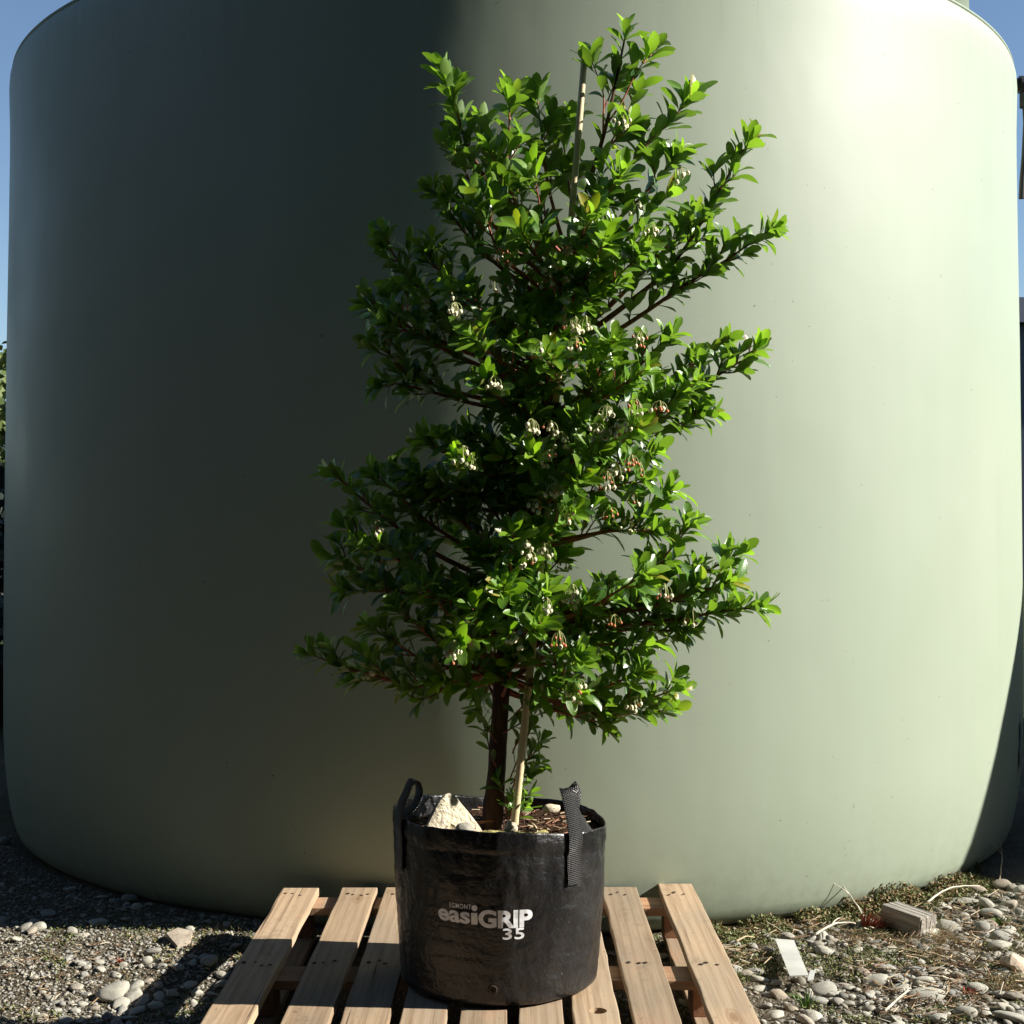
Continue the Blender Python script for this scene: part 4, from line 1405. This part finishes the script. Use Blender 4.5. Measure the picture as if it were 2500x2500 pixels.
# dropped leaves and bark chips on the soil
DRYL = ['straw-coloured fallen leaf against the pale wedge-shaped rock', 'reddish fallen leaf just left of the trunk foot', 'reddish fallen leaf beside the small grey pebble',
        'straw-coloured fallen leaf right of the cane foot', 'reddish fallen leaf against the front rim right of the cane', 'straw-coloured fallen leaf on the soil near the front rim',
        'reddish fallen leaf behind the cane foot', 'reddish fallen leaf against the front rim nearest the right handle']
for k, (px, py, dd, c) in enumerate([(1100, 2010, -.09, 0), (1182, 2005, -.06, 1), (1165, 2012, -.10, 1), (1290, 2005, -.03, 0), (1305, 2030, -.12, 1), (1320, 2028, -.1, 0), (1285, 1990, -.04, 1), (1340, 2034, -.13, 1)]):
    o = bpy.data.objects.new('dry_leaf', leaf_data[k % 8].copy()); link(o)
    o.data.materials.clear(); o.data.materials.append(M_DRYLEAF if c else M_STRAW)
    o.location = P(px, py, BY + dd); o.location.z = max(o.location.z, soil_z(o.location.x, o.location.y) + .004)
    o.scale = (.034, .034, .034); o.rotation_euler = (random.uniform(-.5, .5), random.uniform(-.5, .5), random.uniform(0, 6))
    tag(o, DRYL[k], 'dry leaf', 'fallen leaves on the potting soil')

# ------------------------------------------------------------------ litter on the ground to the right
# weathered timber offcut
def timber():
    p = G(2228, 2287)
    o = plank('timber_offcut', -.075, .075, -.036, .036, -.033, .033, M_TIMBER, None, rough=.003, segs=6, bev=.004) if False else None
    bm = bmesh.new()
    bmesh.ops.create_cube(bm, size=1.0)
    for v in bm.verts: v.co = Vector((v.co.x * .074, v.co.y * .118, v.co.z * .052))
    bmesh.ops.bevel(bm, geom=list(bm.edges), offset=.004, segments=2, affect='EDGES')
    for i in range(1, 16):
        bmesh.ops.bisect_plane(bm, geom=list(bm.verts) + list(bm.edges) + list(bm.faces), plane_co=(-.037 + .074 * i / 16, 0, 0), plane_no=(1, 0, 0))
    for v in bm.verts:      # grooves along the top
        if v.co.z > .02: v.co.z += .0045 * noise.noise(Vector((v.co.x * 160, 2, 0)))
        v.co.y += .003 * noise.noise(Vector((v.co.x * 90, v.co.z * 90, 1)))
    o = bm_obj('timber_offcut', bm, M_TIMBER)
    o.location = (p.x + .005, p.y + .06, gz(p.x, p.y) + .030)
    o.rotation_euler = (R(6), R(3), R(42))
    tag(o, 'short grey weathered timber offcut lying among weeds by the tank', 'timber')
timber()
# white plastic plant label
def slab(name, quad, z, th, mat, label, cat, tilt=0):
    V = [Vector((q.x, q.y, z + h + tilt * i)) for h in (0, th) for i, q in enumerate(quad)]
    Fc = [(3, 2, 1, 0), (4, 5, 6, 7), (0, 1, 5, 4), (1, 2, 6, 5), (2, 3, 7, 6), (3, 0, 4, 7)]
    c = sum(quad, Vector()) / 4
    o = mesh_obj(name, [v - Vector((c.x, c.y, 0)) for v in V], Fc, mat)
    o.location = (c.x, c.y, 0)
    return tag(o, label, cat)
slab('plant_label', [G(1928, 2422), G(1974, 2420), G(1938, 2332), G(1892, 2328)], .034, .002, M_TAG, 'white plastic plant label lying on stones right of the pallet', 'plant label')
slab('plastic_scrap', [G(1972, 2428), G(1986, 2426), G(1990, 2404), G(1978, 2403)], .030, .002, M_TAG, 'tiny white plastic scrap beside the bottom of the plant label', 'plastic scrap')
# pinkish brick piece at the right edge
bq = bpy.data.objects.new('broken_brick', ROCK[0].copy()); link(bq)
bq.data.materials.clear(); bq.data.materials.append(mat_simple('pale_brick', (.50, .40, .31), .9, .15, 40, .3, .004, .15))
g = G(2478, 2380); bq.location = (g.x, g.y, .022); bq.scale = (.036, .030, .03); bq.rotation_euler = (.1, .1, .5)
tag(bq, 'pale pinkish broken block lying at the right edge of the gravel', 'brick')
# broken flat shard on the left
bm = bmesh.new()
sc0 = G(438, 2305)
for q in [G(400, 2300), G(436, 2286), G(478, 2292), G(470, 2312), G(430, 2326), G(424, 2312)]:
    for h in (0, .012): bm.verts.new((sc0.x + (q.x - sc0.x) * .82, sc0.y + (q.y - sc0.y) * .7, h))
bmesh.ops.convex_hull(bm, input=list(bm.verts))
sc_ = G(438, 2305)
for v in bm.verts: v.co -= sc_
sh = bm_obj('stone_shard', bm, mat_simple('pinkish_stone', (.36, .305, .24), .9, .3, 40, .6, .006, .15))
sh.location = sc_ + Vector((0, 0, .008)); sh.rotation_euler = (R(10), R(3), 0)
tag(sh, 'flat pinkish broken stone shard at the edge of the tank shadow', 'stone')
placed.append((G(440, 2305).x, G(440, 2305).y, .05))

# dead twigs
def twig(name, pxs, h, r, label, cat='twig', mat=None, side=None, group=None):
    pts = [G(x, y_) + Vector((0, 0, hh)) for (x, y_), hh in zip(pxs, h)]
    path = catmull(pts, 5)
    for p in path: p += Vector((noise.noise(p * 30), noise.noise(p * 30 + Vector((3, 0, 0))), noise.noise(p * 30 + Vector((0, 3, 0))))) * .003
    parts = [tube(path, [r * (1 - .6 * i / len(path)) for i in range(len(path))], 6)]
    for (i, dx, dy, dz) in (side or []):
        p = path[min(i, len(path) - 1)]
        e = p + Vector((dx, dy, dz))
        parts.append(tube(bezier(p, p.lerp(e, .5) + Vector((0, 0, .008)), e, 5), [r * .6, r * .55, r * .5, r * .42, r * .35, r * .2], 5))
    v, f_ = join(parts)
    return tag(mesh_obj(name, v, f_, mat or M_DEADTWIG, None, True), label, cat, group)
twig('dead_twig', [(2112, 2262), (2080, 2240), (2048, 2222), (2015, 2190)], [.02, .05, .075, .06], .0022, 'branching bleached dead twig standing up against the tank foot', side=[(6, -.05, .01, .03), (9, -.05, 0, .045), (11, -.03, 0, .02), (4, .02, -.05, -.03)])
twig('dead_twig', [(1990, 2302), (2030, 2290), (2058, 2282), (2090, 2280)], [.02, .03, .03, .025], .0032, 'thick bleached dead twig lying in front of the green ground cover', side=[(5, .03, .03, .01)])
twig('dead_twig', [(2264, 2230), (2310, 2208), (2350, 2200), (2392, 2190)], [.03, .04, .04, .03], .0028, 'pale dead twig lying above the timber offcut among stones')
twig('dead_twig', [(2160, 2484), (2185, 2468), (2212, 2452), (2222, 2446)], [.012, .02, .028, .03], .0030, 'pale stick with a knob lying on bare soil near the bottom edge', side=[(13, .006, .0, .010), (14, .004, .004, .006)])
twig('dead_twig', [(1796, 2318), (1820, 2312), (1842, 2308)], [.02, .025, .02], .0026, 'short brown twig lying beside the right side of the pallet', mat=M_STRAW)
twig('dead_twig', [(2170, 2336), (2215, 2342), (2262, 2348)], [.02, .022, .02], .0018, 'straight dry stem lying below the timber offcut', mat=M_STRAW)
twig('dead_twig', [(2440, 2160), (2446, 2130), (2432, 2095), (2425, 2068)], [.01, .05, .10, .15], .0018, 'withered stalk standing in the tank shadow at the right', mat=M_STRAW, side=[(5, -.05, .0, .06), (8, .03, .01, .04), (10, -.02, 0, .05)])

# tufts: many thin blades, one mesh each
def tuft(name, px, py, n, hgt, spread, mat, label, cat, lean=(0, 0), w=.0014, group=None, rx=1.0):
    g = G(px, py)
    V, Fc = [], []
    for k in range(n):
        a = random.uniform(0, 6.28); r = spread * math.sqrt(random.random())
        b0 = Vector((r * math.cos(a) * rx, r * math.sin(a), 0))
        d = Vector((math.cos(a) * random.uniform(.1, .9) + lean[0], math.sin(a) * random.uniform(.1, .9) + lean[1], random.uniform(.4, 1.0)))
        L = hgt * random.uniform(.5, 1.1)
        e = b0 + d.normalized() * L
        e.z = max(e.z * .9, .004)
        mid = b0.lerp(e, .55) + Vector((0, 0, L * .16))
        s_ = Vector((-d.y, d.x, 0)).normalized() * w if abs(d.x) + abs(d.y) > 1e-3 else Vector((w, 0, 0))
        o = len(V)
        up = Vector((0, 0, w * .5))
        V += [b0 - s_, b0 + s_, mid - s_ * .8 + up, mid + s_ * .8, e]
        Fc += [(o, o + 1, o + 3, o + 2), (o + 2, o + 3, o + 4)]
    ob = mesh_obj(name, V, Fc, mat)
    ob.location = (g.x, g.y, gz(g.x, g.y))
    return tag(ob, label, cat, group)
tuft('dry_grass_tuft', 2330, 2325, 700, .060, .10, M_STRAW, 'straw-coloured dry grass tuft spilling right of the timber offcut', 'grass', (1.0, -.7), w=.0008, rx=1.5)
tuft('dry_grass_tuft', 2290, 2300, 150, .075, .035, M_STRAW, 'upright dry grass tuft at the near end of the timber offcut', 'grass', (.7, -.3), w=.0008)
tuft('dry_grass_tuft', 2470, 2420, 300, .045, .05, M_STRAW, 'brownish dry grass tuft at the lower right edge', 'grass', (.8, -.3), w=.0008)
tuft('dry_grass_tuft', 2130, 2300, 260, .04, .06, M_STRAW, 'low dry grass tuft between thick twig and timber offcut', 'grass', (.8, -.1), w=.0008, rx=1.5)
tuft('red_frond', 2130, 2268, 110, .075, .016, M_REDLEAF, 'dried rust-red conifer frond lying behind the timber offcut', 'frond', (.7, -.35), w=.0016, rx=1.6)
tuft('red_frond', 2365, 2434, 24, .03, .010, M_REDLEAF, 'small dried red leaf scrap among stones at the lower right', 'frond', (.5, 0), w=.003)
tuft('red_frond', 292, 2352, 16, .018, .008, M_REDLEAF, 'tiny orange-red leaf scrap on the gravel left of the pallet', 'frond', (.6, 0), w=.003)
M_GRASS = mat_simple('green_grass', (.10, .19, .03), .6, .3, 40, .1, .002, .3)
tuft('grass_tuft', 1966, 2462, 22, .06, .010, M_GRASS, 'thin fresh green grass blades right of the white plant label', 'grass', (-.1, 0), w=.0014)
tuft('grass_tuft', 2445, 2258, 40, .03, .016, M_GRASS, 'small bright green grass tuft between big stones', 'grass', (0, 0))

# low creeping weeds along the foot of the tank and over the soil
def ground_cover(name, pts, colf, size, label, hgt=.02):
    n = len(pts)
    bv = np.array([(-.5, 0, 0), (0, -.1, .0), (.5, 0, .0), (.32, .75, .12), (0, 1.0, .05), (-.32, .75, .12)]) * np.array([.7, 1, 1])
    bf = np.array([(0, 1, 4, 5), (1, 2, 3, 4)])
    rot = rotz(rng.uniform(-.2, 1.2, n), rng.uniform(-.5, .5, n), rng.uniform(0, 6.28, n))
    sc = size * rng.uniform(.5, 1.3, n)
    Mm = np.zeros((n, 3, 4)); Mm[:, :, :3] = rot * sc[:, None, None]
    Mm[:, :, 3] = pts
    o = instances(name, bv, bf, Mm, colf(n), M_WEED)
    return tag(o, label, 'ground cover', None, 'stuff')
mw = N('weed_leaf')
at_ = mw.n('Attribute'); at_.attribute_name = 'leafcol'
M_WEED = mw.set(color=at_.outputs['Color'], rough=.6, spec=.3)
def weeds_cols(n, brown):
    g1, g2, b1 = np.array([.075, .100, .028]), np.array([.19, .21, .075]), np.array([.22, .14, .07])
    t = rng.uniform(0, 1, n)[:, None]
    c = g1 * (1 - t) + g2 * t
    isb = rng.uniform(0, 1, n) < brown
    c[isb] = b1 * rng.uniform(.6, 1.5, isb.sum())[:, None]
    return c
def weed_points(n, a0, a1, rin, rout, h0):
    out = []
    while len(out) < n:
        a = random.uniform(a0, a1); q = random.random() ** 1.3
        rr = rin + (rout(a) - rin) * q
        x, y_ = TX + rr * math.sin(a), TY - rr * math.cos(a)
        clump = noise.noise(Vector((x * 9, y_ * 9, 3))) 
        if clump < -.30 + .25 * q: continue
        z = gz(x, y_) + random.random() * h0 * (1 - q * .8) * (.55 + .9 * max(0, clump + .2))
        out.append((x, y_, z))
    return np.array(out)
wp = weed_points(13000, R(16), R(52), 1.728, lambda a: 1.82 + .12 * math.sin(a * 7) ** 2, .035)
ground_cover('ground_cover', wp, lambda n: weeds_cols(n, .26), .0062, 'low green and brown creeping weeds along the lit foot of the tank')
wp = weed_points(4200, R(30), R(45), 1.73, lambda a: 1.82, .06)
ground_cover('ground_cover', wp, lambda n: weeds_cols(n, .55), .0068, 'taller brown withered weeds against the tank behind the timber offcut')
pts = []
while len(pts) < 11000:
    px, py = random.uniform(1500, 2500), random.uniform(2270, 2500)
    g = G(px, py)
    c = noise.noise(Vector((g.x * 5, g.y * 5, 9))) + .5 * noise.noise(Vector((g.x * 15, g.y * 15, 2))) + (.35 if py < 2370 and 1780 < px < 2300 else -.05)
    if c < .12 or math.hypot(g.x - TX, g.y - TY) < 1.75: continue
    pts.append((g.x, g.y, gz(g.x, g.y) + random.random() * .012))
ground_cover('moss', np.array(pts), lambda n: weeds_cols(n, .15), .0055, 'patches of dark green moss between stones right of the pallet')
pts = []
while len(pts) < 2600:
    px, py = random.uniform(0, 620), random.uniform(2270, 2500)
    g = G(px, py)
    c = noise.noise(Vector((g.x * 5, g.y * 5, 19))) + .5 * noise.noise(Vector((g.x * 15, g.y * 15, 12))) + (.3 if px > 400 else 0) + (.25 if py < 2300 else 0)
    if c < .28 or math.hypot(g.x - TX, g.y - TY) < 1.75: continue
    pts.append((g.x, g.y, gz(g.x, g.y) + random.random() * .010))
ground_cover('moss', np.array(pts), lambda n: weeds_cols(n, .2), .006, 'scattered moss in the gravel left of the pallet')

# dry stems, bark crumbs and leaf litter lying on the soil
def litter(name, pts, lmin, lmax, palette, label):
    n = len(pts)
    bv = np.array([(-.5, -.06, 0), (.5, -.05, 0), (.5, .05, 0), (-.5, .06, 0), (-.5, 0, .10), (.5, 0, .08)])
    bf = np.array([(0, 1, 5, 4), (2, 3, 4, 5), (1, 0, 3, 2)])
    rot = rotz(rng.uniform(-.3, .3, n), rng.uniform(-.35, .35, n), rng.uniform(0, 6.28, n))
    sc = np.stack([rng.uniform(lmin, lmax, n), rng.uniform(.010, .030, n), rng.uniform(.010, .030, n)], -1)
    Mm = np.zeros((n, 3, 4)); Mm[:, :, :3] = rot * sc[:, None, :]; Mm[:, :, 3] = pts
    pc = np.array(palette)[rng.integers(0, len(palette), n)] * rng.uniform(.6, 1.3, n)[:, None]
    o = instances(name, bv, bf, Mm, pc, M_WEED, None, smooth=False)
    return tag(o, label, 'litter', None, 'stuff')
DRY = [(.42, .33, .20), (.28, .19, .11), (.16, .10, .06), (.50, .44, .33), (.22, .13, .07)]
pts = []
while len(pts) < 900:
    px, py = random.uniform(1760, 2500), random.uniform(2190, 2500)
    g = G(px, py)
    if math.hypot(g.x - TX, g.y - TY) < 1.76: continue
    if noise.noise(Vector((g.x * 4, g.y * 4, 31))) + (.25 if 2280 < py < 2400 and px > 2050 else -.1) < 0: continue
    pts.append((g.x, g.y, gz(g.x, g.y) + random.uniform(.004, .020)))
litter('dry_litter', np.array(pts), .010, .055, DRY, 'dry brown stems and leaf litter strewn between stones right of the pallet')
pts = []
while len(pts) < 260:
    px, py = random.uniform(0, 620), random.uniform(2285, 2500)
    g = G(px, py)
    pts.append((g.x, g.y, gz(g.x, g.y) + random.uniform(.004, .010)))
litter('dry_litter', np.array(pts), .006, .030, DRY, 'bits of dry stem and bark on the gravel left of the pallet')
pts = []
while len(pts) < 420:
    a_ = random.uniform(0, 6.28); rr_ = .19 * math.sqrt(random.random())
    x, y_ = BX + rr_ * math.sin(a_), BY - rr_ * math.cos(a_)
    pts.append((x, y_, soil_z(x, y_) + random.uniform(.002, .008)))
litter('bark_chips', np.array(pts), .008, .030, [(.20, .10, .06), (.12, .06, .035), (.36, .26, .16), (.30, .13, .08), (.48, .40, .28)], 'reddish and tan bark chips covering the soil in the grow bag')

# ------------------------------------------------------------------ far things seen past the tank edges
def leaf_cloud(name, centre, rad, n, size, mat_cols, parent, flat=1.0):
    u = rng.normal(size=(n, 3)); u /= np.linalg.norm(u, axis=1)[:, None]
    rr = rng.uniform(.35, 1, n) ** .5
    p = u * rr[:, None]
    bump = np.array([1 + .35 * noise.noise(Vector(q) * 2.2) for q in u.tolist()])
    p = p * bump[:, None] * np.array(rad) + np.array(centre)
    bv = np.array([(-.35, 0, 0), (.35, 0, 0), (.3, .7, .1), (0, 1, 0), (-.3, .7, .1)])
    bf = np.array([(0, 1, 2, 4), (4, 2, 3, 3)])[:1]
    rot = rotz(rng.uniform(-1.5, 1.5, n), rng.uniform(-1.5, 1.5, n), rng.uniform(0, 6.28, n))
    Mm = np.zeros((n, 3, 4)); Mm[:, :, :3] = rot * (size * rng.uniform(.6, 1.4, n))[:, None, None]; Mm[:, :, 3] = p
    t = rng.uniform(0, 1, n)[:, None]
    return instances(name, bv, bf, Mm, np.array(mat_cols[0]) * (1 - t) + np.array(mat_cols[1]) * t, M_WEED, parent)
bt = empty('background_tree', (-7.2, 18.0, 0))
tag(bt, 'distant broadleaf tree glimpsed at the left edge beyond the tank', 'tree')
mesh_obj('trunk', *tube([Vector((0, 0, 0)), Vector((.05, 0, 1.2)), Vector((-.05, .1, 2.4))], [.16, .12, .08], 10), M_BARK, bt, True)
leaf_cloud('crown', (0, 0, 2.15), (1.9, 1.7, 1.15), 5200, .12, [(.05, .085, .02), (.14, .17, .05)], bt)
hd = empty('hedge', (-3.9, 7.6, 0))
tag(hd, 'dark clipped hedge low at the left edge beyond the tank', 'hedge')
leaf_cloud('foliage', (.15, 0, .50), (1.95, 1.0, .92), 16000, .080, [(.006, .012, .009), (.012, .022, .015)], hd)
mesh_obj('stem', *tube([Vector((0, 0, 0)), Vector((0, 0, .6))], [.06, .04], 8), M_BARK, hd, True)

shed = empty('shed', (10.4, 24.0, 0))
tag(shed, 'distant blue-grey shed glimpsed at the right edge beyond the tank', 'shed')
M_SHED = mat_simple('blue_grey_cladding', (.045, .06, .09), .5, .12, 3, .1, .01, .4, (6, 6, .2))
M_ROOF = mat_simple('grey_roof', (.02, .023, .03), .6, .15, 4, .1, .01, .4)
def box(name, x0, x1, y0, y1, z0, z1, mat, parent):
    V = [(x, y_, z) for z in (z0, z1) for y_ in (y0, y1) for x in (x0, x1)]
    return mesh_obj(name, V, [(0, 2, 3, 1), (4, 5, 7, 6), (0, 1, 5, 4), (2, 6, 7, 3), (0, 4, 6, 2), (1, 3, 7, 5)], mat, parent)
box('wall', -2.8, 4.0, 0, 6.0, 0, 4.3, M_SHED, shed)
V = [(-3.1, -.3, 4.28), (4.3, -.3, 4.28), (4.3, 6.3, 4.28), (-3.1, 6.3, 4.28), (-3.1, 3.0, 5.2), (4.3, 3.0, 5.2)]
mesh_obj('roof', V, [(0, 1, 5, 4), (2, 3, 4, 5), (1, 2, 5), (3, 0, 4), (3, 2, 1, 0)], M_ROOF, shed)

# added walls and roofs, out of view, that keep the tank's near side dark
blocker = empty('light_blocker', (0, -1.3, 0))
tag(blocker, 'added dark light-blocking walls and roofs out of view behind the viewpoint', 'shed')
M_BLOCKER = mat_simple('dark_green_blocker', (.016, .023, .024), .7, .2, 3, .3, .02, .3, (12, 12, .1))
def blocker_wall(name, p0, p1, h, parent):
    d = Vector(p1) - Vector(p0); L = d.length; d.normalize(); nrm = Vector((-d.y, d.x))
    n = int(L / .09); V, Fc = [], []
    for i in range(n + 1):
        o = .018 if i % 2 else -.018
        q = Vector(p0) + d * (L * i / n) + nrm * o
        V += [(q.x, q.y, 0), (q.x, q.y, h)]
    for i in range(n): Fc.append((2 * i, 2 * i + 2, 2 * i + 3, 2 * i + 1))
    return mesh_obj(name, V, Fc, M_BLOCKER, parent)
blocker_wall('wall', (-5.5, -8.0), (-5.5, 0), 10.0, blocker)
blocker_wall('wall', (-5.5, 0), (6, 0), 10.0, blocker)
blocker_wall('wall', (-5.5, 7.5), (-5.5, 0.02), 3.5, blocker)  # lower left wall, added to block only the low sky on that side
blocker_wall('wall', (-13, 7.5), (-5.5, 7.5), 3.5, blocker)
mesh_obj('roof', [(-13.3, -.2, 3.5), (-5.2, -.2, 3.5), (-5.2, 7.8, 3.5), (-13.3, 7.8, 3.5)], [(0, 1, 2, 3)], M_BLOCKER, blocker)
blocker_wall('wall', (6, 0), (6, 1.7), 6.0, blocker)  # right wing, added to shade the ground around the viewpoint
blocker_wall('wall', (6, 1.7), (12, 1.7), 6.0, blocker)
mesh_obj('roof', [(-5.8, .3, 9.98), (6.3, .3, 9.98), (6.3, -9, 11.6), (-5.8, -9, 11.6)], [(0, 1, 2, 3)], M_BLOCKER, blocker)
mesh_obj('roof', [(5.7, -9, 6.0), (12.3, -9, 6.0), (12.3, 1.9, 6.0), (5.7, 1.9, 6.0)], [(0, 1, 2, 3)], M_BLOCKER, blocker)
